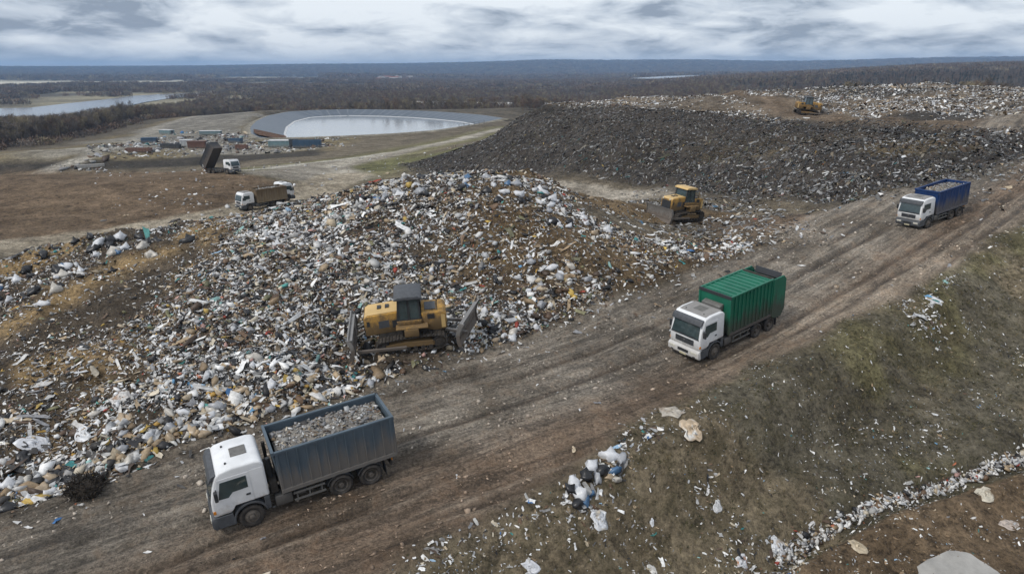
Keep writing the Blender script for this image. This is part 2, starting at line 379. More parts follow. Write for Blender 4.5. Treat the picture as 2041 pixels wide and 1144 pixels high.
# ------------------------------------------------------------------ ground sheet
def graded(lo, hi, segs, start_step, growth):
    xs = []
    return xs
def axis(fine, mids, lim_lo, lim_hi):
    """fine=(a,b,step); mids=[(extent_lo, extent_hi, step)...] outward; then growing steps"""
    a, b, s = fine; c = list(np.arange(a, b + 1e-6, s))
    for lo, hi, st_ in mids:
        x = c[0]; L = []
        while x > lo: x -= st_; L.append(x)
        c = L[::-1] + c
        x = c[-1]
        while x < hi: x += st_; c.append(x)
    st_ = mids[-1][2]; g = st_
    x = c[0]; L = []
    while x > lim_lo: g *= 1.12; x -= g; L.append(x)
    c = L[::-1] + c; g = st_; x = c[-1]
    while x < lim_hi: g *= 1.12 if lim_hi < 15000 else 1.1; x += g; c.append(x)
    return np.array(c)
xs = axis((-46, 54, .26), [(-80, 80, .8), (-250, 170, 2.2)], -9000, 9000)
ys = axis((14, 74, .26), [(6, 190, .9), (0, 520, 3.0)], -300, 11500)
GX, GY = np.meshgrid(xs, ys); gx, gy = GX.ravel(), GY.ravel()
gz = h_full(gx, gy)
nx, ny = len(xs), len(ys)
# ---- albedo regions
def lerp(a, b, w): return a + (np.asarray(b) - a) * w[:, None]
rr_ = np.hypot(gx, gy); ga = np.arctan2(gx, gy)
jit = lambda sc, sd: fbm(gx / sc, gy / sc, sd, 4) - .5
gc = np.tile(np.array([.115, .095, .068]), (len(gx), 1)); mask = np.zeros((len(gx), 3))
# distant valley: fields, scrub, wood floor
ff = fbm(gx / 260, gy / 420, 71, 4); wfar = sstep(330, 600, rr_)
gc = lerp(gc, (.085, .075, .058), wfar)
meadow = wfar * sstep(-.22, -.34, ga + .06 * (ff - .5)) * sstep(850, 1150, rr_)
gc = lerp(gc, (.28, .25, .17), meadow * sstep(.42, .55, ff))
gc = lerp(gc, (.075, .06, .052), sstep(4300, 5200, rr_))
pale = sstep(-.25, -.36, ga) * sstep(2300, 2900, rr_) * sstep(4700, 3600, rr_) * sstep(.42, .55, fbm(gx / 900, gy / 300, 72, 3))
gc = lerp(gc, (.55, .52, .42), pale)
# yard, gravel area, perimeter road
sd_y = poly_sd(gx, gy, zpoly([(-150,300,-13),(100,296,-11),(230,262,-11),(420,228,-12),(520,225,-10),(500,256,-9),(560,279,-9),(700,276,-9),(640,302,-9),(400,314,-9.6),(200,320,-10),(0,324,-10.5),(-150,328,-11)]))
gc = lerp(gc, (.155, .125, .072), sstep(-6, 5, sd_y + 20 * jit(18, 73)))
gc = lerp(gc, (.20, .185, .16), sstep(-4, 10, sd_y - 4 + 60 * jit(30, 74)) * sstep(-210, -140, gx + .55 * (gy - 250)))
bank = poly_sd(gx, gy, zpoly([(-200,345,-12.5),(0,341,-12.5),(200,338,-12),(380,332,-11),(640,312,-8.6),(640,299,-9),(560,305.5,-9.4),(400,312,-9.6),(200,318,-10),(0,322,-10.5),(-200,326,-10.5)]))
gc = lerp(gc, (.034, .029, .024), sstep(-2, 2, bank))
mudp = poly_sd(gx, gy, zpoly([(470,348,-2.6),(530,340,-4),(520,326,-6),(620,322,-6),(720,312,-6.3),(1000,257,-8),(1012,252,-8),(1015,257,-8),(880,290,-7),(760,318,-6),(700,330,-5.3),(745,352,-4.2),(700,366,-4),(600,366,-4.2)]))
gc = lerp(gc, (.13, .12, .06), sstep(-14, -2, mudp) * sstep(130, 160, rr_) * sstep(420, 330, rr_))
gc = lerp(gc, (.21, .19, .16), sstep(-2.5, 2, mudp + 6 * jit(10, 75)))
for pts, w_, cc in [([(640,372,-4.2),(690,345,-4.6),(660,330,-5.4),(720,314,-6.2),(800,300,-6.8),(1004,255,-8)], 2.4, (.28, .255, .215)), ([(480,345,-3.5),(600,325,-5.8),(760,306,-6.5)], 1.6, (.34, .32, .28)),
                    ([(60,330,-10),(180,315,-10),(250,285,-10.5),(310,252,-11),(420,232,-12),(520,222,-11.5)], 3.2, (.28, .26, .225)), ([(20,306,-11),(120,307,-11),(200,303,-10.6),(60,298,-11.5)], 2.2, (.34, .32, .28))]:
    d, S, T = line_d(gx, gy, zpoly(pts)); gc = lerp(gc, cc, sstep(w_ * 1.5, w_ * .6, d + w_ * .8 * jit(6, 76)))
# brown fill platform and the roads round it
sd_f = poly_sd(gx, gy, FIELD_P)
wf = sstep(-3, 2.5, sd_f + 5 * jit(7, 77)) * sstep(62, 75, rr_)
gc = lerp(gc, (.118, .083, .053), wf)
lf = sstep(60, 75, rr_) * sstep(190, 150, rr_) * sstep(5, -8, gx) * (1 - wf)
d, S, T = line_d(gx, gy, zpoly([(-150,530,-3),(0,497,-3.2),(250,463,-3.4),(480,425,-3.6),(600,392,-4),(690,350,-4.5)]))
gc = lerp(gc, (.25, .215, .165), sstep(6.0, 4.0, d + 1.5 * jit(4, 78)) * sstep(60, 70, rr_))
hg = sstep(-30, -6, poly_sd(gx, gy, DARK_P)) * sstep(12, -10, gx - .02 * (gy - 150)) * sstep(150, 165, rr_) * (1 - sstep(-2.5, 2, mudp))
gc = lerp(gc, (.10, .098, .042), hg)
d, S, T = line_d(gx, gy, zpoly([(985,268,2),(1040,238,6),(1100,206,10)])); gc = lerp(gc, (.20, .13, .055), sstep(7, 3, d))
# dark heap and plateau
dk = sstep(-4, 3, poly_sd(gx, gy, DARK_P) + 6 * jit(9, 79)) * sstep(58, 66, rr_)
gc = lerp(gc, (.058, .05, .043), dk)
gc = lerp(gc, (.14, .105, .055), dk * sstep(.52, .66, fbm(gx / 16, gy / 16, 80, 3)) * sstep(118, 80, rr_) * .8)
pl = sstep(-3, 3, poly_sd(gx, gy, PLAT_P)) * sstep(70, 80, rr_)
gc = lerp(gc, (.13, .105, .08), pl); gc = lerp(gc, (.05, .045, .04), pl * sstep(.52, .62, fbm(gx / 40 + 5, gy / 9, 119, 3)))
PTRACK = zpoly([(1380,186,11.2),(1500,204,10.6),(1600,226,10),(1700,236,10.1),(1850,243,10.2),(2041,247,10.3),(2200,250,10.3)])
d, S, T = line_d(gx, gy, PTRACK); gc = lerp(gc, (.118, .088, .062), sstep(6, 2.5, d + 3 * jit(6, 81)) * sstep(70, 80, rr_))
# brown saddle road between mound and dark heap
d, S, T = line_d(gx, gy, zpoly([(1060,378,.5),(1200,381,1.6),(1290,385,2)])); gc = lerp(gc, (.27, .24, .2), sstep(5, 2, d) * sstep(80, 88, rr_))
sad = poly_sd(gx, gy, zpoly([(1420,455,3.7),(1560,500,3.4),(1700,520,3.9),(1800,470,5),(1850,440,5.6),(1700,425,5),(1560,430,4.4),(1440,432,3.8)]))
gc = lerp(gc, (.15, .11, .078), sstep(-2.5, 2, sad + 3 * jit(4, 82)))
# rubbish mound soil
sm_ = poly_sd(gx, gy, MOUND_P); wm_ = sstep(-.8, .8, sm_ + 1.2 * jit(1.6, 83))
gc = lerp(gc, (.07, .055, .04), wm_)
gc = lerp(gc, (.23, .16, .082), wm_ * np.maximum(sstep(-18, -26, gx) * sstep(.42, .6, fbm(gx / 5, gy / 5, 84, 3)), np.exp(-(line_d(gx, gy, wpoly([(-60,690),(60,640),(150,580),(240,530),(330,505)]))[0] / 1.3) ** 2)))
gc = lerp(gc, (.118, .083, .047), wm_ * sstep(-8, 0, gx) * sstep(40, 46, gy))
# haul road: grey wheel lanes, browner lower verge
dR, SR, TR = line_d(gx, gy, ROAD_C)
EDGE = wpoly([(560,1230),(740,1150),(920,1060),(1100,962),(1300,818),(1480,742),(1640,672),(1850,562),(2041,442),(2160,372)])
EDGE = [(-20, 5.0)] + EDGE + [(88, 95)]
d, S, TE = line_d(gx, gy, EDGE)          # positive TE: road side
side = TE + 1.6 * jit(2.2, 85)
wr = sstep(-.6, .8, side) * (1 - wm_) * sstep(150, 120, rr_) * sstep(9.8, 7.5, TR + 2.5 * jit(3, 86) - 7 * sstep(30, 44, gx) * 0) * (1 - dk)
gcr = lerp(np.tile(np.array([.17, .126, .092]), (len(gx), 1)), (.222, .194, .163), sstep(-2.0, 1.2, TR + 1.6 * jit(3, 87)))
gcr = lerp(gcr, (.29, .24, .19), sstep(3.2, 1.4, TE) * sstep(2, 22, gx) * .8)
gc = gc * (1 - wr[:, None]) + gcr * wr[:, None]
ru_, ri_ = ruts(SR, TR); ru_ = ru_ * wr; gc = lerp(gc, (.085, .065, .048), ru_ * .8); gc = lerp(gc, (.26, .225, .185), ri_ * wr * (1 - ru_) * .35)
# turf bank below the road and the bare cut at its foot
wg = sstep(.5, -.9, side) * sstep(95, 60, rr_) * (1 - wm_)
dT, ST, TT = line_d(gx, gy, TRENCH)
cutw = sstep(-.7, -1.3, TT + .5 * jit(1.5, 88)) * wg
gc = lerp(gc, (.15, .122, .082), wg)
gc = lerp(gc, (.10, .088, .064), wg * sstep(.5, .62, fbm(gx / 6, gy / 6, 89, 3)))
gc = lerp(gc, (.125, .112, .058), wg * sstep(.5, .68, fbm(gx / 4.5 + 9, gy / 4.5, 90, 3)) * sstep(14, 20, gx))
gc = lerp(gc, (.135, .096, .06), cutw)
mask[:, 2] = ru_
mask[:, 0] = np.maximum(wr, sstep(-2, 1, sad) * .7); mask[:, 1] = wg * (1 - cutw) * .75
mask[:, 1] = np.maximum(mask[:, 1], sstep(150, 190, rr_) * sstep(420, 330, rr_) * (1 - dk) * (1 - pl) * .35)
st = np.stack([SR, TR, 0 * SR], 1)
gc = gc * (1 + .5 * sstep(420, 200, rr_) * (1 - .75 * dk))[:, None]; gc = np.where(wr[:, None] > 0, gc * (1 + .18 * wr)[:, None], gc)
GV = np.stack([gx, gy, gz], 1)
ii = np.arange((nx - 1) * (ny - 1)); iy_, ix_ = np.divmod(ii, nx - 1)
a = iy_ * nx + ix_; GF = np.stack([a, a + 1, a + 1 + nx, a + nx], 1)
fc = lambda w: w[GF].mean(1)
kind = np.zeros(len(GF), int)
kind[fc(wg) > .5] = 1; kind[fc(wr) > .5] = 2; kind[(fc(wf) > .5) & (kind == 0)] = 3; kind[(fc(wm_) > .5) & (kind == 0)] = 4; kind[((fc(dk) > .5) | (fc(pl) > .5)) & (kind == 0)] = 5
for k, (nm, lab) in enumerate([('ground', 'open ground of the tip and the valley running to the horizon'), ('embankment', 'olive brown turf bank falling away below the muddy haul road'), ('haul_road', 'wide rutted grey brown mud road driven by the trucks'),
                               ('soil_platform', 'bare brown earth platform where the tipping truck stands'), ('mound_ground', 'brown soil body under the loose rubbish of the big mound'), ('heap_ground', 'dark earth under the old waste heap and its plateau')]):
    F = GF[kind == k]; u, inv = np.unique(F, return_inverse=True)
    me = np_mesh(nm, GV[u], inv.reshape(F.shape), EARTH, {'col': gc[u], 'mask': mask[u], 'st': st[u]}, smooth=True)
    o = link(bpy.data.objects.new(nm, me)); tag(o, lab, None, None, 'structure')
from bisect import bisect
def bil(x, y, fld):
    """bilinear sample of a ground field at world points"""
    x = np.asarray(x, float); y = np.asarray(y, float)
    i = np.clip(np.searchsorted(xs, x) - 1, 0, nx - 2); j = np.clip(np.searchsorted(ys, y) - 1, 0, ny - 2)
    fx = (x - xs[i]) / (xs[i + 1] - xs[i]); fy = (y - ys[j]) / (ys[j + 1] - ys[j]); q = j * nx + i
    if fld.ndim > 1: fx = fx[:, None]; fy = fy[:, None]
    return (fld[q] * (1 - fx) + fld[q + 1] * fx) * (1 - fy) + (fld[q + nx] * (1 - fx) + fld[q + nx + 1] * fx) * fy
def gzat(x, y): return bil(x, y, gz)
def gnormal(x, y, e=.5):
    dx = (gzat(x + e, y) - gzat(x - e, y)) / (2 * e); dy = (gzat(x, y + e) - gzat(x, y - e)) / (2 * e)
    n = np.stack([-dx, -dy, np.ones_like(dx)], -1); return n / np.linalg.norm(n, axis=-1, keepdims=True)

# ------------------------------------------------------------------ loose waste
def ico():
    t = (1 + 5 ** .5) / 2
    V = np.array([(-1,t,0),(1,t,0),(-1,-t,0),(1,-t,0),(0,-1,t),(0,1,t),(0,-1,-t),(0,1,-t),(t,0,-1),(t,0,1),(-t,0,-1),(-t,0,1)], float); V /= np.linalg.norm(V[0])
    F = np.array([(0,11,5),(0,5,1),(0,1,7),(0,7,10),(0,10,11),(1,5,9),(5,11,4),(11,10,2),(10,7,6),(7,1,8),(3,9,4),(3,4,2),(3,2,6),(3,6,8),(3,8,9),(4,9,5),(2,4,11),(6,2,10),(8,6,7),(9,8,1)])
    return V, F
def subdiv(V, F):
    e = {}; V = list(map(tuple, V)); out_ = []
    def mid(a, b):
        k = (min(a, b), max(a, b))
        if k not in e:
            p = (np.array(V[a]) + np.array(V[b])) / 2; V.append(tuple(p / np.linalg.norm(p))); e[k] = len(V) - 1
        return e[k]
    for a, b, c in F:
        x, y, z = mid(a, b), mid(b, c), mid(c, a); out_ += [(a, x, z), (b, y, x), (c, z, y), (x, y, z)]
    return np.array(V), np.array(out_)
IV, IF = ico()
def proto_bag(k, r):            # knotted lump of a bag: faceted and slumped
    V = IV * (1 + r.uniform(-.52, .5, (12, 1))); V[:, 2] = V[:, 2] * r.uniform(.5, .8) + .25; V[:, 0] *= r.uniform(.9, 1.5); return V, IF
def proto_sheet(k, r):          # crumpled film, cloth or card: 3x3 grid, folded
    g = np.linspace(-1, 1, 4); X, Y = np.meshgrid(g, g[:3] * 1.0); V = np.stack([X.ravel(), Y.ravel() * .75 + .2, np.zeros(12)], 1)
    V[:, :2] += r.uniform(-.24, .24, (12, 2)); V[:, 2] = r.uniform(0.02, .62, 12); ang = np.arctan2(V[:, 1], V[:, 0])
    f = []
    for j in range(2):
        for i in range(3):
            a = j * 4 + i; f += ([(a, a + 1, a + 5), (a, a + 5, a + 4)] if (i + j + k) % 2 else [(a, a + 1, a + 4), (a + 1, a + 5, a + 4)])
    return V, np.array(f)
def proto_scrap(k, r):          # torn strip, 4 faces
    V = np.array([(-1, -.35, 0), (-1, .35, .1), (0, -.5, .35), (.1, .45, .2), (1, -.3, .05), (.9, .4, .3)], float); V[:, :2] += r.uniform(-.25, .25, (6, 2)); V[:, 2] += r.uniform(0, .35, 6)
    return V, np.array([(0, 2, 3), (0, 3, 1), (2, 4, 5), (2, 5, 3)])
_r = np.random.default_rng(3)
PB = [proto_bag(k, _r) for k in range(14)]; PS = [proto_sheet(k, _r) for k in range(14)]; PC = [proto_scrap(k, _r) for k in range(10)]
def scatter_mesh(name, P, N, size, kinds, colr, protos, mat, r, tilt=.5, yaw=None, asp=(.7, 1.5), flat=None):
    """place one prototype on every point: P (n,3), N normals, size (n,), kinds (n,) prototype index, colr (n,3)"""
    n = len(P); yaw = r.uniform(0, 2 * np.pi, n) if yaw is None else yaw
    Nn = N + r.normal(0, tilt, (n, 3)); Nn[:, 2] = np.abs(Nn[:, 2]) + .15; Nn /= np.linalg.norm(Nn, axis=1, keepdims=True)
    tx = np.stack([np.cos(yaw), np.sin(yaw), 0 * yaw], 1); tx -= Nn * (tx * Nn).sum(1, keepdims=True); tx /= np.linalg.norm(tx, axis=1, keepdims=True)
    ty = np.cross(Nn, tx); sx = size * r.uniform(*asp, n); sy = size * r.uniform(.6, 1.1, n); sz = size * r.uniform(.6, 1.2, n) if flat is None else flat
    VV, FF, CC = [], [], []; off = 0
    for k, (pv, pf) in enumerate(protos):
        s = np.where(kinds == k)[0]
        if not len(s): continue
        L = pv[None] * np.stack([sx[s], sy[s], sz[s]], 1)[:, None]
        w = P[s][:, None] + L[..., 0:1] * tx[s][:, None] + L[..., 1:2] * ty[s][:, None] + L[..., 2:3] * Nn[s][:, None]
        m_ = len(pv); VV.append(w.reshape(-1, 3)); FF.append((pf[None] + (np.arange(len(s)) * m_)[:, None, None] + off).reshape(-1, 3)); off += len(s) * m_
        sh = r.uniform(.82, 1.12, (len(s), m_, 1)); CC.append((colr[s][:, None] * sh).reshape(-1, 3))
    V = np.concatenate(VV); F = np.concatenate(FF); C = np.clip(np.concatenate(CC), 0.004, .9)
    return np_mesh(name, V, F, mat, {'col': C})
PAL = {'white': [(.70, .69, .67), (.58, .57, .55), (.76, .76, .75), (.50, .51, .52)], 'grey': [(.30, .30, .31), (.22, .215, .21), (.38, .375, .36)], 'black': [(.018, .018, .020), (.03, .03, .032), (.045, .042, .04)],
       'tan': [(.36, .27, .17), (.45, .37, .26), (.28, .20, .12), (.52, .46, .36)], 'brown': [(.11, .07, .045), (.16, .10, .06), (.08, .055, .04)], 'ochre': [(.45, .27, .06), (.52, .36, .09)],
       'blue': [(.05, .15, .34), (.12, .28, .45), (.3, .45, .6)], 'teal': [(.04, .2, .2), (.08, .28, .25), (.25, .42, .40)], 'red': [(.33, .055, .035), (.42, .14, .07), (.5, .3, .26)], 'olive': [(.13, .125, .07), (.2, .19, .1)]}
def colours(n, weights, r):
    ks = list(weights); p = np.array([weights[k] for k in ks], float); p /= p.sum(); pick = r.choice(len(ks), n, p=p); c = np.zeros((n, 3))
    for i, k in enumerate(ks):
        s = pick == i; pal = np.array(PAL[k]); c[s] = pal[r.integers(0, len(pal), s.sum())]
    return c * r.uniform(.75, 1.12, (n, 1))
def cluster(c, x, y, r, sc, amt):
    """neighbouring rubbish from one load shares its shade"""
    v = fbm(x / sc, y / sc, 95, 3) - .5; return np.clip(c * (1 + amt * v)[:, None], .01, .85)
def rand_in(bx, n, r): return r.uniform(bx[0], bx[1], n), r.uniform(bx[2], bx[3], n)
def stuff(name, me, label, cat): o = link(bpy.data.objects.new(name, me)); tag(o, label, cat, None, 'stuff'); return o

# --- the big mound
r = np.random.default_rng(11)
DOZ = tuple(float(v[0]) for v in hit(835, 694, h_full))
RIDGE = wpoly([(860,362),(960,362),(1020,362),(1080,390),(1150,425),(1230,460),(1330,490),(1480,492)])
STRIP = wpoly([(-60,690),(60,640),(150,580),(240,530),(330,505)])
def mound_density(x, y):
    s = poly_sd(x, y, MOUND_P) + 1.3 * (fbm(x / 1.5, y / 1.5, 101, 3) - .5)
    d = sstep(-.15, .7, s)
    left = sstep(-19, -25, x + 2.5 * (fbm(x / 4, y / 4, 102, 3) - .5)) * sstep(28, 33, y)
    bare = sstep(.36, .50, fbm(x / 4.2 + 3, y / 4.2, 103, 3))
    tk = line_d(x, y, STRIP)[0]; d = d * (1 - .8 * np.exp(-(tk / 1.1) ** 2)); d = d * (1 - left * (.58 + .36 * bare) * sstep(58, 54, y + .25 * (x + 30)))
    rdg = np.exp(-(line_d(x, y, RIDGE)[0] / 1.5) ** 2); right = sstep(-8, -1, x) * sstep(41, 45, y - .1 * x) * (.72 + .28 * sstep(.34, .52, fbm(x / 3.4 + 8, y / 3.4, 104, 3))) * (1 - .9 * rdg)
    d = d * (1 - .88 * right * sstep(26, 20, x))
    spot = sstep(.63, .74, fbm(x / 2.6 + 31, y / 2.6 + 7, 105, 3)); d = d * (1 - .6 * spot)
    dz = np.hypot((x - DOZ[0]) / 1.0, (y - DOZ[1]) / .55); d = d * np.where(dz < 3.1, .25, 1)
    return d
x, y = rand_in((-48, 27, 20, 66), 165000, r); keep = r.uniform(0, 1, len(x)) < mound_density(x, y); x, y = x[keep], y[keep]
# back of the mound needs only a thin cover
keep = (y < 60 + .12 * x) | (r.uniform(0, 1, len(x)) < .35); x, y = x[keep], y[keep]
n = len(x); foot = sstep(4.5, .5, poly_sd(x, y, MOUND_P))
sz = np.exp(r.normal(math.log(.085), .48, n)) * (1 + .6 * foot * sstep(40, 28, y)); sz = np.clip(sz, .04, .34) * np.where((x < -20) & (foot < .3), .75, 1)
PALS = [{'white': 11, 'grey': 9, 'black': 32, 'tan': 22, 'brown': 26, 'olive': 8, 'ochre': 1.5, 'red': 1.2, 'teal': .8}, {'white': 27, 'grey': 9, 'black': 27, 'tan': 19, 'brown': 13, 'olive': 4, 'ochre': 1.6, 'blue': .8, 'teal': 1.2, 'red': 1.2}, {'white': 54, 'grey': 16, 'black': 16, 'tan': 9, 'brown': 5, 'blue': 1.2, 'teal': 1.2, 'red': 1}]
lot = fbm(x / 2.6 + 40, y / 2.6, 151, 3) + r.normal(0, .05, n); lot = np.where(lot < .44, 0, np.where(lot < .56, 1, 2)); cl = np.zeros((n, 3))
lot = np.where((x < -21) & (r.uniform(0, 1, n) < .55) & (poly_sd(x, y, MOUND_P) > 4), 0, lot)
for q in range(3): s = lot == q; cl[s] = colours(s.sum(), PALS[q], r)
tanw = foot * sstep(-24, -17, x) * sstep(36, 30, y); s = r.uniform(0, 1, n) < .5 * tanw; cl[s] = colours(s.sum(), {'tan': 60, 'ochre': 8, 'black': 20, 'white': 14}, r)
blk = (np.exp(-(line_d(x, y, LEFTROW)[0] / 1.6) ** 2) > .3) & (x < -27); s = blk & (r.uniform(0, 1, n) < .45); cl[s] = colours(s.sum(), {'black': 60, 'teal': 8, 'white': 20}, r)
cl = cluster(cl, x, y, r, 1.6, .8)
kd = np.where(r.uniform(0, 1, n) < np.where(sz > .09, .36, .15), r.integers(0, 14, n), np.where(r.uniform(0, 1, n) < .72, r.integers(14, 28, n), r.integers(28, 38, n)))
P = np.stack([x, y, gzat(x, y) + sz * r.uniform(-.15, .30, n)], 1)
stuff('loose_waste', scatter_mesh('loose_waste', P, gnormal(x, y), sz, kd, cl, PB + PS + PC, WASTE, r, .5, None, (.75, 1.7)), 'loose mixed rubbish of white, black and tan scraps covering the big mound', 'rubbish')
x, y = rand_in((-48, 27, 20, 66), 9000, r); keep = (r.uniform(0, 1, len(x)) < mound_density(x, y) ** 1.5) & (poly_sd(x, y, MOUND_P) > .5); x, y = x[keep], y[keep]; n = len(x)
sz = np.clip(np.exp(r.normal(math.log(.17), .4, n)), .08, .42); cl = colours(n, {'white': 34, 'grey': 16, 'black': 22, 'tan': 10, 'brown': 10, 'blue': 1, 'teal': 1.5}, r)
stuff('draped_film', scatter_mesh('draped_film', np.stack([x, y, gzat(x, y) + .04], 1), gnormal(x, y), sz, r.integers(0, 14, n), cl, PS, WASTE, r, .28, r.normal(.5, .9, n), (.8, 2.4), r.uniform(.25, .6, n) * sz), 'torn plastic film and cloth draped over the rubbish of the big mound', 'rubbish')
x, y = rand_in((-48, 27, 20, 66), 150000, r); keep = r.uniform(0, 1, len(x)) < (.12 + .88 * mound_density(x, y)) * (poly_sd(x, y, MOUND_P) > -.2) * (y < 58 + .12 * x); x, y = x[keep], y[keep]; n = len(x)
sz = np.clip(np.exp(r.normal(math.log(.07), .4, n)), .03, .16); cl = colours(n, {'white': 30, 'grey': 20, 'black': 18, 'tan': 12, 'brown': 16, 'red': 1, 'teal': 1, 'ochre': 1}, r); cl = cluster(cl, x, y, r, 2.2, .9)
P = np.stack([x, y, gzat(x, y) + .02], 1)
stuff('fine_waste', scatter_mesh('fine_waste', P, gnormal(x, y), sz, r.integers(0, 10, n), cl, PC, WASTE, r, .5), 'fine shredded scraps between the larger rubbish of the big mound', 'rubbish')
# --- fringe of scraps on the road edge, dozer saddle and in the ruts
x, y = rand_in((-40, 70, 14, 90), 90000, r); s = poly_sd(x, y, MOUND_P); wrv = bil(x, y, wr); rd = r.uniform(0, 1, len(x))
sadv = np.maximum(sstep(-6, 2, poly_sd(x, y, zpoly([(1180,400,3.5),(1280,395,3),(1480,400,3.6),(1480,440,3.7),(1440,460,3.7),(1560,482,3.3),(1500,492,3.3),(1330,470,3.9)]))), .55 * sstep(-9, 0, poly_sd(x, y, DARK_P)) * sstep(.35, .6, fbm(x / 4, y / 4, 117, 3)))
pr = np.maximum.reduce([.5 * np.exp(np.minimum(s, 0) / .9) * (s < 0), wrv * .012 * sstep(.3, .7, fbm(x / 3, y / 3, 107, 2)) * 2, .75 * sadv * (s < 0)])
k = rd < pr; x, y = x[k], y[k]; n = len(x); sz = np.clip(np.exp(r.normal(math.log(.10), .5, n)), .04, .3) * (1 + .25 * bil(x, y, sstep(50, 60, rr_)))
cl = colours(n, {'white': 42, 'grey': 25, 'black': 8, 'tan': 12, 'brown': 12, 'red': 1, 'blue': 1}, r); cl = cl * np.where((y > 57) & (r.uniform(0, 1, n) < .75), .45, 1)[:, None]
P = np.stack([x, y, gzat(x, y)], 1); kd = r.integers(14, 38, n)
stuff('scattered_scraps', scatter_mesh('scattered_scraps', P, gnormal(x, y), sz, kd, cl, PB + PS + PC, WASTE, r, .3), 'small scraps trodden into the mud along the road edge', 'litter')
# --- dark heap
x, y = rand_in((-45, 115, 56, 195), 260000, r); s = poly_sd(x, y, DARK_P) + 5 * (fbm(x / 6, y / 6, 108, 3) - .5)
fr = r.uniform(0, 1, len(x)); k = fr < sstep(-2, 2, s) * (.75 + .25 * sstep(140, 90, y)); x, y = x[k], y[k]; n = len(x)
sz = np.clip(np.exp(r.normal(math.log(.12), .42, n)), .05, .4)
low = sstep(7.2, 2.6, gzat(x, y) - 1 + 3 * (fbm(x / 9, y / 9, 109, 3) - .5)) * sstep(-6, 20, x)
cl = colours(n, {'black': 30, 'brown': 30, 'grey': 34, 'white': 4, 'tan': 4, 'olive': 6}, r) * .42; cl = cluster(cl, x, y, r, 9, 1.0)
s2 = r.uniform(0, 1, n) < .42 * low; cl[s2] = colours(s2.sum(), {'white': 16, 'grey': 36, 'tan': 12, 'brown': 14, 'olive': 14, 'teal': 3, 'ochre': 2}, r) * .5
kd = np.where(r.uniform(0, 1, n) < .4, r.integers(14, 28, n), r.integers(28, 38, n))
P = np.stack([x, y, gzat(x, y) - .03], 1); yw = r.normal(.75, .5, n)
stuff('dark_waste', scatter_mesh('dark_waste', P, gnormal(x, y, 1.0), sz, kd, cl, PB + PS + PC, WASTE, r, .32, yw, (1.0, 2.3)), 'compacted dark grey waste on the slope of the old heap behind the mound', 'rubbish')
# --- white plateau
x, y = rand_in((-20, 175, 80, 230), 120000, r); s = poly_sd(x, y, PLAT_P); d = line_d(x, y, PTRACK)[0]
k = (s > -2) & (r.uniform(0, 1, len(x)) < sstep(3, 8, d + 3 * (fbm(x / 5, y / 5, 111, 2) - .5)) * (.12 + .88 * sstep(.38, .52, fbm(x / 26, y / 8, 112, 3)))); x, y = x[k], y[k]; n = len(x)
sz = np.clip(np.exp(r.normal(math.log(.18), .45, n)), .07, .6)
cl = colours(n, {'white': 38, 'grey': 28, 'black': 8, 'brown': 16, 'tan': 12}, r); cl = cluster(cl, x, y, r, 5, .8)
P = np.stack([x, y, gzat(x, y)], 1); kd = np.where(r.uniform(0, 1, n) < .45, r.integers(14, 28, n), r.integers(28, 38, n))
stuff('plateau_waste', scatter_mesh('plateau_waste', P, gnormal(x, y, 1.0), sz, kd, cl, PB + PS + PC, WASTE, r, .3, r.normal(.6, .5, n)), 'pale windblown plastic waste spread over the far plateau', 'rubbish')
# --- litter on the turf bank
FILM = list(zip(*[v.tolist() for v in hit([1850,1830,1870,1890,1800,1240,1300,1400,1215,1165,1230,1140,1060,960,860], [600,640,655,560,600,880,860,980,948,985,925,1000,1010,1040,1090])]))
x, y = rand_in((-14, 52, 12, 64), 130000, r); g = bil(x, y, wg); tt = line_d(x, y, TRENCH)
dens = g * (.10 + .55 * sstep(.46, .62, fbm(x / 2.6, y / 2.6, 113, 3)) ) * np.where(x < 4, 1.9, 1.0) + g * 1.2 * sstep(5, 0, np.hypot((x + 2.5) * .8, y - 20.5))
EDGEd = line_d(x, y, EDGE)[0]; dens = dens + g * .5 * np.exp(-EDGEd / .8)
ln = np.exp(-((tt[2] - .15) / .55) ** 2) * sstep(2.5, 5.5, tt[1]); dens = np.maximum(dens, ln * .5); fl = sum(np.exp(-(((x - a) * .6 + (y - b) * .8) ** 2) / 1.2 - (((x - a) * .8 - (y - b) * .6) ** 2) / .25) for a, b in FILM); dens = np.maximum(dens, g * 1.6 * fl); low = sstep(3.4, .6, np.hypot(x - 10.2, y - 23.4)); dens = np.maximum(dens, 1.1 * low); dens = np.maximum(dens, .5 * g * sstep(.52, .64, fbm(x / 1.8 + 4, y / 1.8, 118, 3)) * (tt[2] < -1))
k = r.uniform(0, 1, len(x)) < dens * .75; x, y = x[k], y[k]; ln = ln[k]; fl = fl[k]; n = len(x)
sz = np.clip(np.exp(r.normal(math.log(.036), .5, n)), .016, .13) * (1 + .5 * ln + 1.3 * fl + 1.0 * sstep(3.4, .6, np.hypot(x - 10.2, y - 23.4)))
cl = colours(n, {'white': 46, 'grey': 18, 'tan': 14, 'brown': 8, 'black': 6, 'blue': 1.5, 'teal': 2}, r); s = ln > .3; cl[s] = colours(s.sum(), {'white': 70, 'grey': 6, 'brown': 10, 'black': 8, 'tan': 8, 'red': 2}, r)
P = np.stack([x, y, gzat(x, y)], 1); kd = r.integers(14, 38, n)
stuff('bank_litter', scatter_mesh('bank_litter', P, gnormal(x, y), sz, kd, cl, PB + PS + PC, WASTE, r, .35), 'small white litter strewn over the turf bank', 'litter')
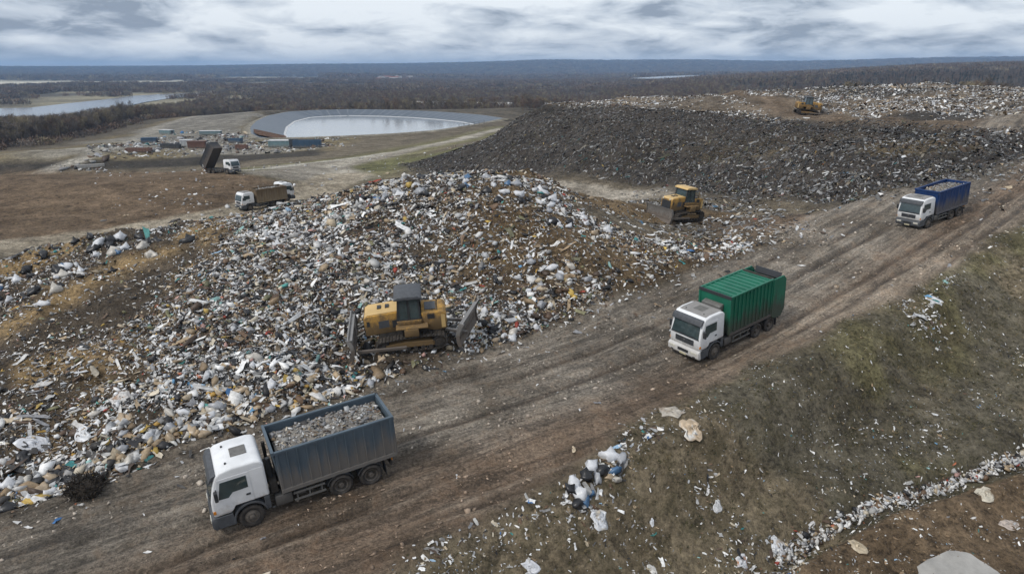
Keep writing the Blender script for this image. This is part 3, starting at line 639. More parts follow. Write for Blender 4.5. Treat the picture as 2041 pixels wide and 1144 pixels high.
# dense line of litter caught along the foot of the bank
q = r.uniform(3.4, 22, 1500); seg = line_d(np.array([0.]), np.array([0.]), TRENCH)
L_ = [0.0]; [L_.append(L_[-1] + math.dist(p, q_)) for p, q_ in zip(TRENCH[:-1], TRENCH[1:])]
tx_ = np.interp(q, L_, [p[0] for p in TRENCH]); ty_ = np.interp(q, L_, [p[1] for p in TRENCH]); wd = r.normal(0, .13, len(q)) * (1 + .9 * sstep(6.5, 3.5, q)) + .1
x = tx_ - .33 * wd; y = ty_ + .94 * wd; n = len(x); sz = np.clip(np.exp(r.normal(math.log(.07), .42, n)), .03, .18)
cl = colours(n, {'white': 52, 'grey': 14, 'brown': 12, 'black': 12, 'tan': 12, 'red': 1}, r); P = np.stack([x, y, gzat(x, y) + .04], 1)
stuff('litter_line', scatter_mesh('litter_line', P, gnormal(x, y), sz, r.integers(0, 28, n), cl, PB + PS, WASTE, r, .4), 'band of white litter caught along the foot of the turf bank', 'litter')
# --- turf tufts on the bank
x, y = rand_in((-14, 52, 10, 64), 60000, r); k = r.uniform(0, 1, len(x)) < bil(x, y, mask[:, 1]) * (.25 + 1.6 * sstep(.42, .6, fbm(x / 1.4, y / 1.4, 181, 3))); x, y = x[k], y[k]; n = len(x)
TU = []
for q in range(6):
    V, F = [], []
    for j in range(4):
        a = _r.uniform(0, 6.28); l = _r.uniform(.5, 1); b = np.array([_r.uniform(-.4, .4), _r.uniform(-.4, .4), 0]); t_ = b + np.array([math.cos(a) * l * .8, math.sin(a) * l * .8, l * .75]); w = np.array([-math.sin(a), math.cos(a), 0]) * .13
        V += [b - w, b + w, t_]; F.append((3 * j, 3 * j + 1, 3 * j + 2))
    TU.append((np.array(V), np.array(F)))
gcx = np.array([(.075, .07, .034), (.15, .12, .068), (.045, .045, .024), (.19, .155, .09)])[r.integers(0, 4, n)] * r.uniform(.7, 1.2, (n, 1))
P = np.stack([x, y, gzat(x, y) - .01], 1)
stuff('turf', scatter_mesh('turf', P, gnormal(x, y), r.uniform(.08, .22, n), r.integers(0, 6, n), gcx, TU, GRASSM, r, .2), 'short rough olive turf growing on the bank below the road', 'grass')
# --- clods and stones on the road and platform
x, y = rand_in((-45, 60, 14, 72), 52000, r); k = r.uniform(0, 1, len(x)) < np.maximum(bil(x, y, wr), cutw.max() * bil(x, y, cutw)) * sstep(.35, .65, fbm(x / 2, y / 2, 115, 3)) * .9; x, y = x[k], y[k]; n = len(x)
sz = np.clip(np.exp(r.normal(math.log(.035), .5, n)), .015, .14); cb = bil(x, y, gc) * r.uniform(.6, 1.35, (n, 1)); P = np.stack([x, y, gzat(x, y)], 1)
stuff('mud_clods', scatter_mesh('mud_clods', P, gnormal(x, y), sz, r.integers(0, 14, n), cb, PB, SOILM, r, .4), 'clods and stones lying in the mud of the haul road', 'clods')

# ------------------------------------------------------------------ mesh builder
class MB:
    def __init__(s): s.v = []; s.f = []
    def add(s, V, F):
        o = len(s.v); s.v += [tuple(map(float, p)) for p in V]; s.f += [tuple(i + o for i in f) for f in F]; return s
    def box(s, x0, x1, y0, y1, z0, z1):
        V = [(x, y, z) for z in (z0, z1) for y in (y0, y1) for x in (x0, x1)]
        return s.add(V, [(0, 2, 3, 1), (4, 5, 7, 6), (0, 1, 5, 4), (2, 6, 7, 3), (0, 4, 6, 2), (1, 3, 7, 5)])
    def prism(s, poly, y0, y1, y0b=None):
        """side outline (x,z) extruded from y0 to y1"""
        n = len(poly); V = [(a, y0, b) for a, b in poly] + [(a, y1, b) for a, b in poly]
        F = [tuple(range(n)), tuple(range(2 * n - 1, n - 1, -1))] + [(i, i + n, (i + 1) % n + n, (i + 1) % n) for i in range(n)]
        return s.add(V, F)
    def slab(s, quad, nrm, t):
        """flat panel: outline points pushed out along nrm by t"""
        n = len(quad); q = [Vector(p) for p in quad]; d = Vector(nrm).normalized() * t
        V = [p - d for p in q] + [p + d for p in q]
        return s.add(V, [tuple(range(n - 1, -1, -1)), tuple(range(n, 2 * n))] + [(i, (i + 1) % n, (i + 1) % n + n, i + n) for i in range(n)])
    def bar(s, a, b, w, h=None, up=(0, 0, 1)):
        a, b = Vector(a), Vector(b); h = h or w; d = (b - a).normalized(); u = Vector(up)
        if abs(d.dot(u)) > .95: u = Vector((1, 0, 0))
        sx = d.cross(u).normalized() * w / 2; sy = sx.cross(d).normalized() * h / 2
        V = [p + i * sx + j * sy for p in (a, b) for i, j in ((-1, -1), (1, -1), (1, 1), (-1, 1))]
        return s.add(V, [(3, 2, 1, 0), (4, 5, 6, 7)] + [(i, (i + 1) % 4, (i + 1) % 4 + 4, i + 4) for i in range(4)])
    def tube(s, a, b, r0, r1=None, n=12):
        a, b = Vector(a), Vector(b); r1 = r0 if r1 is None else r1; d = (b - a).normalized(); u = Vector((0, 0, 1)) if abs(d.z) < .9 else Vector((1, 0, 0))
        e1 = d.cross(u).normalized(); e2 = d.cross(e1)
        V = [p + (e1 * math.cos(k * 2 * math.pi / n) + e2 * math.sin(k * 2 * math.pi / n)) * r for p, r in ((a, r0), (b, r1)) for k in range(n)]
        return s.add(V, [tuple(range(n)), tuple(range(2 * n - 1, n - 1, -1))] + [(i, i + n, (i + 1) % n + n, (i + 1) % n) for i in range(n)])
    def lathe_y(s, prof, cx, cy, cz, n=28):
        """profile (y offset, radius) spun about the y axis through (cx, cz)"""
        V = []; m = len(prof)
        for k in range(n):
            a = 2 * math.pi * k / n
            V += [(cx + r * math.cos(a), cy + y, cz + r * math.sin(a)) for y, r in prof]
        F = [(k * m + i, k * m + i + 1, ((k + 1) % n) * m + i + 1, ((k + 1) % n) * m + i) for k in range(n) for i in range(m - 1)]
        return s.add(V, F)
    def arc(s, cx, cz, r0, r1, y0, y1, a0, a1, n=12):
        """thick arc (mudguard) in the xz plane"""
        V = []
        for k in range(n + 1):
            a = R(a0 + (a1 - a0) * k / n); c, d = math.cos(a), math.sin(a)
            V += [(cx + r0 * c, y0, cz + r0 * d), (cx + r1 * c, y0, cz + r1 * d), (cx + r1 * c, y1, cz + r1 * d), (cx + r0 * c, y1, cz + r0 * d)]
        F = [(0, 1, 2, 3), tuple(4 * n + i for i in (3, 2, 1, 0))]
        for k in range(n):
            for i in range(4): F.append((4 * k + i, 4 * k + 4 + i, 4 * k + 4 + (i + 1) % 4, 4 * k + (i + 1) % 4))
        return s.add(V, F)
    def mesh(s, name, mat, bevel=0.0, smooth=False, seg=2):
        me = bpy.data.meshes.new(name); me.from_pydata(s.v, [], s.f); bm = bmesh.new(); bm.from_mesh(me)
        bmesh.ops.recalc_face_normals(bm, faces=bm.faces)
        if bevel:
            ed = [e for e in bm.edges if len(e.link_faces) == 2 and e.calc_face_angle(0) > .5]
            bmesh.ops.bevel(bm, geom=ed, offset=bevel, segments=seg, affect='EDGES', profile=.5, clamp_overlap=True)
        if smooth:
            for f in bm.faces: f.smooth = True
            for e in bm.edges:
                if len(e.link_faces) == 2 and e.calc_face_angle(0) > .6: e.smooth = False
        bm.to_mesh(me); bm.free(); me.materials.append(mat); return me
    def build(s, name, mat, parent=None, bevel=0.0, smooth=False, seg=2):
        o = bpy.data.objects.new(name, s.mesh(name, mat, bevel, smooth, seg)); return link(o, parent)
def empty(name, loc=(0, 0, 0), rot=None):
    o = bpy.data.objects.new(name, None); o.empty_display_size = .5; o.location = loc
    if rot is not None: o.rotation_euler = rot
    return link(o)
def copy_tree(o, parent=None):
    c = o.copy(); COL.objects.link(c); c.parent = parent
    for ch in list(o.children): copy_tree(ch, c)
    return c

def paint(name, col, rough=.45, dirt=.5, dirtcol=(.14, .105, .075), zlo=.9, zhi=2.4, metal=0.0, sc=1.0, rust=0.0, streak=False):
    """sheet metal with mud thrown up from below, blotches and streaks"""
    m, t, b = new_mat(name); tcn = nd(t, 'ShaderNodeTexCoord'); ob = tcn.outputs['Object']
    sp = nd(t, 'ShaderNodeSeparateXYZ'); t.links.new(ob, sp.inputs[0])
    mp = nd(t, 'ShaderNodeMapping'); mp.inputs['Scale'].default_value = (1, 1, .14) if streak else (1, 1, .7); t.links.new(ob, mp.inputs[0])
    n1 = noise(t, mp.outputs[0], 2.1 * sc, 6, .68); n2 = noise(t, mp.outputs[0], 7 * sc, 5, .7); n3 = noise(t, ob, .8 * sc, 3)
    low = mrange(t, sp.outputs[2], zlo, zhi, .34, -.12)
    f = mrange(t, mathn(t, 'ADD', mathn(t, 'ADD', mathn(t, 'MULTIPLY', n1, .65), mathn(t, 'MULTIPLY', n2, .35)), low), .46, .68, 0, dirt)
    base = mixc(t, mrange(t, n3, .35, .65, 0, 1), tuple(c * .86 for c in col), tuple(min(1, c * 1.08) for c in col))
    c = mixc(t, f, base, dirtcol)
    if rust: c = mixc(t, mrange(t, n2, .62, .72, 0, rust), c, (.12, .05, .025))
    t.links.new(c, b.inputs['Base Color']); b.inputs['Metallic'].default_value = metal
    t.links.new(mathn(t, 'ADD', rough, mathn(t, 'MULTIPLY', f, .45)), b.inputs['Roughness']); spec(b, .4)
    bump(t, b, n2, .12, .02); return m
def plain(name, col, rough=.6, metal=0.0, sp_=.4, sc=5.0, amp=(.75, 1.2), bmp=.1):
    m, t, b = new_mat(name); tcn = nd(t, 'ShaderNodeTexCoord'); n = noise(t, tcn.outputs['Object'], sc, 5, .65)
    t.links.new(mixc(t, 1.0, (*col, 1), gray(t, mrange(t, n, .3, .7, *amp)), 'MULTIPLY'), b.inputs['Base Color'])
    b.inputs['Roughness'].default_value = rough; b.inputs['Metallic'].default_value = metal; spec(b, sp_); bump(t, b, n, bmp, .03); return m
M_WHITE = paint('white_cab_paint', (.74, .75, .76), .35, .5, (.36, .32, .27), .45, 1.8)
M_BODYGREY = paint('slate_body_paint', (.082, .112, .14), .5, .85, (.17, .15, .13), 1.0, 2.9, streak=True)
M_BODYGREEN = paint('green_body_paint', (.012, .135, .082), .45, .85, (.06, .058, .045), 1.0, 3.0, streak=True)
M_BODYBLUE = paint('blue_body_paint', (.012, .04, .135), .48, .8, (.12, .11, .10), 1.0, 2.9, streak=True)
M_BODYBROWN = paint('brown_body_paint', (.15, .105, .062), .65, .8, (.24, .19, .125), .9, 3.6, rust=.6, streak=True)
M_BODYBLACK = paint('charcoal_body_paint', (.035, .038, .043), .55, .6, (.12, .10, .085), 1.1, 2.6)
M_YELLOW = paint('machine_yellow_paint', (.52, .29, .06), .55, .85, (.11, .08, .05), .9, 3.4, rust=.4)
M_YELLOWL = paint('machine_pale_yellow_paint', (.58, .40, .17), .5, .6, (.2, .15, .1), .2, 1.6)
M_STEEL = paint('worn_steel', (.30, .29, .28), .4, .75, (.12, .092, .07), .3, 1.3, metal=.4, rust=.4)
M_DARK = plain('dark_plastic', (.035, .037, .04), .55)
M_GREYP = plain('grey_plastic', (.075, .08, .088), .55)
M_CHASSIS = plain('chassis_mud', (.05, .044, .038), .8, sc=3, amp=(.5, 1.5))
M_TYRE = plain('tyre_rubber', (.042, .037, .033), .9, sc=4, amp=(.6, 1.6), bmp=.4)
M_RIM = plain('muddy_rim', (.115, .10, .085), .75, sc=4, amp=(.6, 1.4))
M_GLASS = plain('cab_glass', (.035, .055, .058), .05, sp_=.9, amp=(.7, 1.5), sc=.9, bmp=0)  # broad light and dark variation in the base colour imitates uneven reflections
M_LAMP = plain('headlamp_glass', (.62, .60, .52), .12, sp_=.8, sc=9)
M_ROOFD = paint('dirty_roof', (.26, .25, .24), .7, .9, (.10, .085, .07), -9, -8, sc=1.6)
M_AMBER = plain('amber_lens', (.6, .22, .03), .2)
M_RUBBERT = plain('track_steel', (.055, .048, .042), .75, .25, sc=5, amp=(.5, 1.7), bmp=.4)
M_PLATE = plain('number_plate', (.55, .5, .35), .5)
M_ALU = plain('tank_metal', (.12, .115, .108), .55, .4, sc=3)
M_GALV = plain('grey_rail', (.16, .155, .145), .6, .2)

# ------------------------------------------------------------------ trucks
def tyre_mesh(w, rad=.52):
    b = MB(); h = w / 2
    prof = [(-h * .72, .30), (-h * .9, .34), (-h, .42), (-h * .95, rad - .05), (-h * .78, rad), (-h * .25, rad + .005), (-h * .2, rad - .02), (h * .2, rad - .02), (h * .25, rad + .005), (h * .78, rad), (h * .95, rad - .05), (h, .42), (h * .9, .34), (h * .72, .30)]
    b.lathe_y(prof, 0, 0, 0, 30)
    for k in range(24):            # tread lugs
        a = 2 * math.pi * k / 24
        for sgn in (-1, 1):
            c = Vector((math.cos(a + sgn * .06) * (rad + .004), sgn * h * .55, math.sin(a + sgn * .06) * (rad + .004))); d = Vector((-math.sin(a), 0, math.cos(a)))
            b.bar(c - Vector((0, h * .3, 0)), c + Vector((0, h * .3, 0)), .05, .03, up=(math.cos(a), 0, math.sin(a)))
    return b.mesh('tyre', M_TYRE, 0, True)
def rim_mesh(rear):
    b = MB()
    if rear: b.lathe_y([(-.02, .31), (.015, .30), (.0, .27), (-.13, .22), (-.14, .14), (-.02, .13), (.04, .10), (.045, .001)], 0, 0, 0, 24)
    else: b.lathe_y([(-.02, .31), (.015, .30), (.01, .27), (.06, .20), (.065, .13), (.11, .11), (.12, .08), (.125, .001)], 0, 0, 0, 24)
    for k in range(10):
        a = 2 * math.pi * k / 10; rr = .175; yb = -.13 if rear else .06
        b.tube((rr * math.cos(a), yb, rr * math.sin(a)), (rr * math.cos(a), yb + .035, rr * math.sin(a)), .02, n=6)
    return b.mesh('rim', M_RIM, 0, True)
ME_TF, ME_TR = tyre_mesh(.34), tyre_mesh(.60); ME_RF, ME_RR = rim_mesh(False), rim_mesh(True)
def add_wheel(root, x, side, rear):
    """wheel > tyre, rim; the hub is the wheel's own mesh"""
    w = .60 if rear else .34; y = side * (1.25 - w / 2)
    hub = MB().tube((0, -side * (w / 2 - .05), 0), (0, side * .02, 0), .24, .22, 16).build('wheel', M_CHASSIS, root); hub.location = (x, y, .52)
    t = link(bpy.data.objects.new('tyre', ME_TR if rear else ME_TF), hub)
    rm = link(bpy.data.objects.new('rim', ME_RR if rear else ME_RF), hub); rm.location = (0, side * w * .40, 0)
    if side < 0: rm.rotation_euler = (0, 0, math.pi)
    hub.rotation_euler = (0, random.uniform(0, 1), 0)
def open_body(root, x0, x1, z0, z1, mat, ribs, flare=.05, name='dump_body', tilt=None, hinge=None):
    """tipping body: floor, four walls, top rail; ribs and tailgate are its pieces"""
    hy = 1.25; t = .07; b = MB()
    b.box(x1, x0, -hy + .15, hy - .15, z0 - .02, z0 + .1)
    for s_ in (-1, 1):
        b.add(*(lambda V: (V, [(0, 1, 2, 3), (7, 6, 5, 4), (0, 4, 5, 1), (1, 5, 6, 2), (2, 6, 7, 3), (3, 7, 4, 0)]))([(x0, s_ * (hy - .10), z0), (x1, s_ * (hy - .10), z0), (x1, s_ * hy, z1), (x0, s_ * hy, z1), (x0, s_ * (hy - .10 - t), z0), (x1, s_ * (hy - .10 - t), z0), (x1, s_ * (hy - t), z1), (x0, s_ * (hy - t), z1)]))
        b.box(x1 - .03, x0 + .03, min(s_ * (hy - .11), s_ * (hy + .03)), max(s_ * (hy - .11), s_ * (hy + .03)), z1 - .02, z1 + .09)
        b.box(x1 - .01, x0 + .01, min(s_ * (hy - .2), s_ * (hy - .035)), max(s_ * (hy - .2), s_ * (hy - .035)), z0 - .13, z0 + .06)
    b.prism([(x0 - t, z0), (x0, z0), (x0 + .10, z1), (x0 + .10 - t, z1)], -hy + .09, hy - .09)
    b.box(x0 + .02, x0 + .14, -hy - .02, hy + .02, z1 - .04, z1 + .12)
    body = b.build(name, mat, root, .012)
    n = ribs; rm = None
    for s_ in (-1, 1):
        for k in range(n + 1):
            x = x0 - .06 + (x1 - x0 + .12) * k / n; w = .13 if k in (0, n) else .075
            o = MB().add([(x - w / 2, s_ * (hy - .105), z0 + .02), (x + w / 2, s_ * (hy - .105), z0 + .02), (x + w / 2, s_ * (hy - .01), z1 - .02), (x - w / 2, s_ * (hy - .01), z1 - .02),
                          (x - w / 2 + .015, s_ * (hy - .055), z0 + .02), (x + w / 2 - .015, s_ * (hy - .055), z0 + .02), (x + w / 2 - .015, s_ * (hy + .04), z1 - .02), (x - w / 2 + .015, s_ * (hy + .04), z1 - .02)],
                         [(3, 2, 1, 0), (4, 5, 6, 7), (0, 1, 5, 4), (1, 2, 6, 5), (2, 3, 7, 6), (3, 0, 4, 7)]).build('rib', mat, body)
    g = MB().box(x1 - .06, x1, -hy + .02, hy - .02, z0 - .06, z1 + .02)
    for k in range(5): yk = -hy + .12 + (2 * hy - .24) * k / 4; g.box(x1 - .12, x1 - .06, yk - .05, yk + .05, z0, z1 - .05)
    g.box(x1 - .13, x1 - .055, -hy + .03, hy - .03, z1 - .12, z1 + .04).build('tailgate', mat, body, .008)
    return body
def cab(root, colour, bumper_mat, visor=True, sleeper=True, mirror=True):
    L0 = -.86
    out_ = [(1.40, 1.00), (1.43, 1.35), (1.41, 1.74), (1.30, 2.16), (1.17, 2.62), (1.05, 2.88), (.86, 3.02), (.4, 3.09), (-.5, 3.08), (L0 + .12, 3.02), (L0, 2.88), (L0, 1.26), (.56, 1.26), (.70, 1.00)]
    c = MB().prism(out_, -1.2, 1.2).build('cab', colour, root, .085, True, 3)
    nrm = (.96, 0, .27)
    ws = MB().slab([(1.415, -1.07, 1.76), (1.415, 1.07, 1.76), (1.165, 1.0, 2.64), (1.165, -1.0, 2.64)], nrm, .02).build('windscreen', M_GLASS, c, .012)
    MB().slab([(1.43, -1.10, 1.70), (1.43, 1.10, 1.70), (1.418, 1.08, 1.77), (1.418, -1.08, 1.77)], nrm, .018).build('windscreen_seal', M_DARK, c)
    for k, yy in enumerate((-.55, .28)): MB().bar((1.455, yy, 1.74), (1.425, yy + .5, 1.86), .02).build('wiper', M_DARK, c)
    if visor: MB().prism([(1.30, 2.60), (1.36, 2.62), (1.22, 2.90), (1.02, 2.965), (1.05, 2.90)], -1.16, 1.16).build('sun_visor', M_GREYP, c, .03, True)
    for s_ in (-1, 1):
        y = s_ * 1.2
        d = MB().slab([(1.20, y, 1.12), (1.26, y, 1.78), (1.02, y, 2.72), (-.22, y, 2.72), (-.22, y, 1.32), (.52, y, 1.32), (.66, y, 1.12)], (0, s_, 0), .012).build('door', colour, root, .008)
        MB().slab([(1.10, y, 1.80), (.93, y, 2.58), (-.10, y, 2.58), (-.10, y, 2.00), (.52, y, 1.98), (.72, y, 1.78)], (0, s_, 0), .020).build('side_window', M_GLASS, d, .006)
        MB().box(-.14, .04, y - .03, y + .03, 1.62, 1.71).build('handle', M_DARK, d, .006)
        if sleeper: MB().slab([(-.28, y, 1.34), (-.28, y, 2.74), (-.78, y, 2.74), (-.78, y, 1.34)], (0, s_, 0), .008).build('side_panel', colour, c, .006)
        if mirror:
            mm = MB().box(1.10, 1.24, y + s_ * .14 - .10, y + s_ * .14 + .10, 1.86, 2.30).build('mirror', M_DARK, root, .03)
            MB().bar((1.12, y - s_ * .02, 2.32), (1.17, y + s_ * .14, 2.27), .03).build('mirror_arm', M_DARK, mm); MB().bar((1.14, y - s_ * .02, 1.84), (1.17, y + s_ * .14, 1.89), .03).build('mirror_arm', M_DARK, mm)
        # dark wheel arch and step
        MB().arc(0, .52, .64, .72, min(y * .74, y * 1.03), max(y * .74, y * 1.03), -8, 172, 14).build('mudguard', M_GREYP, root, .01, True)
        MB().prism([(1.30, .42), (1.38, .98), (.70, .98), (.64, .66), (.70, .42)], min(y * .86, y * 1.02), max(y * .86, y * 1.02)).build('step', M_GREYP, root, .02)
        MB().box(-.84, -.60, min(y * .75, y * 1.0), max(y * .75, y * 1.0), .62, 1.25).build('rear_fairing', M_GREYP, root, .03)
    bp = MB().prism([(1.18, .40), (1.46, .40), (1.56, .52), (1.555, .86), (1.47, .99), (1.18, .99)], -1.22, 1.22).build('bumper', bumper_mat, root, .04, True)
    MB().box(1.54, 1.575, -.42, .42, .64, .84).build('lower_grille', M_DARK, bp, .01)
    MB().box(1.55, 1.58, -.26, .26, .46, .58).build('number_plate', M_PLATE, bp)
    for s_ in (-1, 1):
        MB().box(1.50, 1.578, min(s_ * .62, s_ * 1.08), max(s_ * .62, s_ * 1.08), .70, .86).build('headlight', M_LAMP, root, .02)
        MB().box(1.50, 1.57, min(s_ * .78, s_ * .98), max(s_ * .78, s_ * .98), .50, .58).build('fog_light', M_DARK, bp, .01)
        MB().box(1.30, 1.41, min(s_ * 1.11, s_ * 1.21), max(s_ * 1.11, s_ * 1.21), 1.16, 1.32).build('indicator', M_AMBER, c, .01)
    gr = MB().prism([(1.405, 1.22), (1.452, 1.22), (1.455, 1.56), (1.41, 1.58)], -.72, .72).build('grille', M_DARK, c, .012)
    for k in range(3): MB().box(1.45, 1.468, -.70, .70, 1.27 + .09 * k, 1.295 + .09 * k).build('grille_bar', M_GREYP, gr)
    MB().tube((1.455, 0, 1.45), (1.475, 0, 1.45), .06, n=10).build('badge', M_GALV, c)
    MB().box(-.35, .30, -.35, .35, 3.075, 3.125).build('roof_hatch', M_GALV, c, .02)
    if not sleeper: MB().prism([(.78, 3.055), (.74, 3.085), (.4, 3.105), (-.70, 3.095), (-.74, 3.06)], -1.02, 1.02).build('roof_panel', M_ROOFD, c, .01)
    for yy in (-.7, .7): MB().tube((.55, yy, 3.06), (.55, yy, 3.13), .05, .04, 10).build('roof_marker', M_DARK, c)
    return c
def truck(label, wb, colour_body, body, group, cab_mat=None, bumper=None, body_top=3.2, load=None, load_label=None, tip=0.0, ribs=10, name='dump_truck', over=1.35, sleeper=True, visor=True, load_h=-.10):
    root = empty(name); tag(root, label, 'truck', group); cab_mat = cab_mat or M_WHITE; bumper = bumper or M_GREYP
    cab(root, cab_mat, bumper, visor=visor, sleeper=sleeper)
    xr2 = -wb; xr1 = -wb + 1.38; xe = -wb - over
    for s_ in (-1, 1):
        add_wheel(root, 0, s_, False); add_wheel(root, xr1, s_, True); add_wheel(root, xr2, s_, True)
    ch = MB()
    for s_ in (-1, 1): ch.box(xe + .2, 1.1, min(s_ * .36, s_ * .45), max(s_ * .36, s_ * .45), .78, 1.06)
    for x in np.linspace(xe + .4, .6, 7): ch.box(x - .06, x + .06, -.4, .4, .82, 1.0)
    for x in (0, xr1, xr2): ch.tube((x, -1.0, .52), (x, 1.0, .52), .10, n=10)
    ch.box(xe + .18, xe + .28, -1.1, 1.1, .62, .80)
    ch.build('chassis_frame', M_CHASSIS, root)
    for s_ in (-1, 1):
        y0, y1 = sorted((s_ * .62, s_ * 1.16))
        MB().box(-1.75, -1.02, y0, y1, .52, 1.02).build('fuel_tank' if s_ > 0 else 'battery_box', M_ALU if s_ > 0 else M_CHASSIS, root, .06, True)
        MB().tube((-1.95, s_ * .85, .72), (-2.35, s_ * .85, .72), .17, n=14).build('air_tank', M_ALU, root, .03, True)
        rl = MB(); xa, xb = -1.80, xr1 + .68
        for z in (.52, .86): rl.box(xb, xa, min(s_ * 1.14, s_ * 1.18), max(s_ * 1.14, s_ * 1.18), z, z + .09)
        for x in np.linspace(xa - .15, xb + .15, 3): rl.box(x - .03, x + .03, min(s_ * .5, s_ * 1.15), max(s_ * .5, s_ * 1.15), .54, .60).box(x - .03, x + .03, min(s_ * 1.10, s_ * 1.14), max(s_ * 1.10, s_ * 1.14), .54, .94)
        rl.build('side_guard', M_GALV, root)
        for x in (xr1, xr2): MB().arc(x, .52, .60, .63, *sorted((s_ * .66, s_ * 1.24)), 20, 160, 10).build('rear_mudguard', M_DARK, root)
        MB().box(xe + .14, xe + .18, *sorted((s_ * .7, s_ * 1.05)), .84, .98).build('tail_light', M_AMBER, root)
        MB().box(xr2 - .72, xr2 - .70, *sorted((s_ * .7, s_ * 1.22)), .25, .85).build('mud_flap', M_DARK, root)
    MB().tube((-1.12, -.95, 1.1), (-1.12, -.95, 2.6), .08, n=10).build('exhaust', M_CHASSIS, root)
    x0 = -1.36; x1 = xe; z0 = 1.22
    MB().box(-1.26, -.94, -.95, .95, 1.08, 1.75).build('engine_bay', M_CHASSIS, root, .04); MB().tube((-1.08, .62, 1.6), (-1.08, .62, 2.7), .10, n=12).build('air_intake', M_DARK, root)
    if body == 'open':
        bd = open_body(root, x0, x1, z0, body_top, colour_body, ribs)
        if tip:
            hx = x1 + .35; bd.location = Vector((hx, 0, z0 - .08)) - Matrix.Rotation(R(-tip) * -1, 3, 'Y') @ Vector((hx, 0, z0 - .08)) if False else bd.location
            Rm = Matrix.Rotation(R(-tip), 4, 'Y'); bd.matrix_basis = Matrix.Translation((hx, 0, z0 - .08)) @ Rm.inverted().inverted() @ Matrix.Translation((-hx, 0, -(z0 - .08)))
            MB().tube((-1.5, 0, 1.0), (-2.1, 0, 3.4), .11, .08, 12).build('hoist_ram', M_ALU, root)
        else:
            for s_ in (-1, 1): MB().box(x1 + .3, x0 - .2, *sorted((s_ * .40, s_ * .5)), 1.06, 1.22).build('subframe', M_CHASSIS, root)
    elif body == 'refuse':
        hy = 1.25; zt = body_top; xs_ = x1 + 1.35
        b = MB().prism([(x0, z0), (x0 + .02, zt), (xs_, zt), (xs_, z0)], -hy + .05, hy - .05); bd = b.build('hopper_body', colour_body, root, .03)
        for s_ in (-1, 1):
            MB().box(xs_, x0 + .04, *sorted((s_ * (hy - .12), s_ * (hy + .03))), zt - .03, zt + .08).build('roof_rail', colour_body, bd, .012)
            MB().box(xs_, x0 + .02, *sorted((s_ * (hy - .12), s_ * (hy + .02))), z0 - .10, z0 + .08).build('sill_rail', M_BODYBLACK, bd, .012)
            for k in range(ribs + 1):
                x = x0 - .05 + (xs_ - x0 + .1) * k / ribs; MB().box(x - .045, x + .045, *sorted((s_ * (hy - .06), s_ * (hy + .015))), z0 + .07, zt - .02).build('rib', colour_body, bd, .01)
        for k in range(9):
            x = x0 - .35 + (xs_ - x0 + .5) * k / 8; MB().box(x - .07, x + .07, -hy + .12, hy - .12, zt - .02, zt + .05).build('roof_rib', colour_body, bd, .015)
        MB().box(x0 - .02, x0 + .06, -hy - .01, hy + .01, zt - .12, zt + .10).build('front_header', M_BODYBLACK, bd, .015)
        for s_ in (-1, 1): MB().box(x0 - .02, x0 + .07, *sorted((s_ * (hy - .14), s_ * (hy + .012))), z0, zt - .13).build('corner_post', colour_body, bd, .01)
        MB().prism([(x0 + .02, 2.75), (x0 + .42, 2.85), (x0 + .46, 3.12), (x0 + .02, 3.22)], -.72, .72).build('roof_unit', M_GALV, root, .05, True)
        # rear loader: side plates, floor, open top with dark throat
        tg = MB()
        for s_ in (-1, 1): tg.prism([(xs_ - .03, z0 - .12), (xs_ - .03, zt + .03), (x1 + .25, zt + .03), (x1 - .02, zt - .25), (x1 - .05, z0 + .15), (x1 + .3, z0 - .35), (xs_ - .3, z0 - .3)], *sorted((s_ * (hy + .05), s_ * (hy - .05))))
        tg.box(x1 + .0, x1 + .08, -hy + .06, hy - .06, z0 + .2, zt - .35).box(x1 + .1, xs_ - .1, -hy + .06, hy - .06, z0 - .28, z0 - .18).prism([(xs_ - .05, zt - .6), (xs_ - .12, zt - .6), (x1 + .15, z0 + .5), (x1 + .15, z0 + .62)], -hy + .06, hy - .06)
        tgo = tg.build('rear_loader', colour_body, bd, .015)
        MB().box(xs_ - .14, xs_ - .02, -hy + .06, hy - .06, zt - .02, zt + .1).build('loader_beam', M_CHASSIS, tgo, .02)
        MB().prism([(x1 + .22, zt - .3), (x1 + .28, zt - .3), (x1 + .12, zt + .10), (x1 + .06, zt + .10)], -1.0, 1.0).build('loader_flap', M_BODYBLACK, tgo, .02)
        for s_ in (-1, 1): MB().box(x1 - .08, x1 + .02, *sorted((s_ * (hy - .25), s_ * (hy - .02))), z0, zt - .3).build('loader_post', M_BODYBLACK, tgo, .02)
        for s_ in (-1, 1): MB().box(x1 + .3, x0 - .2, *sorted((s_ * .40, s_ * .5)), 1.06, 1.22).build('subframe', M_CHASSIS, root)
    elif body == 'flat':
        bd = MB().box(x1, x0, -1.2, 1.2, 1.1, 1.28).build('flatbed', M_CHASSIS, root, .02)
        MB().box(x0 - .05, x0 + .03, -1.2, 1.2, 1.28, 2.0).build('headboard', colour_body, bd, .01)
    root['load'] = ''
    del root['load']
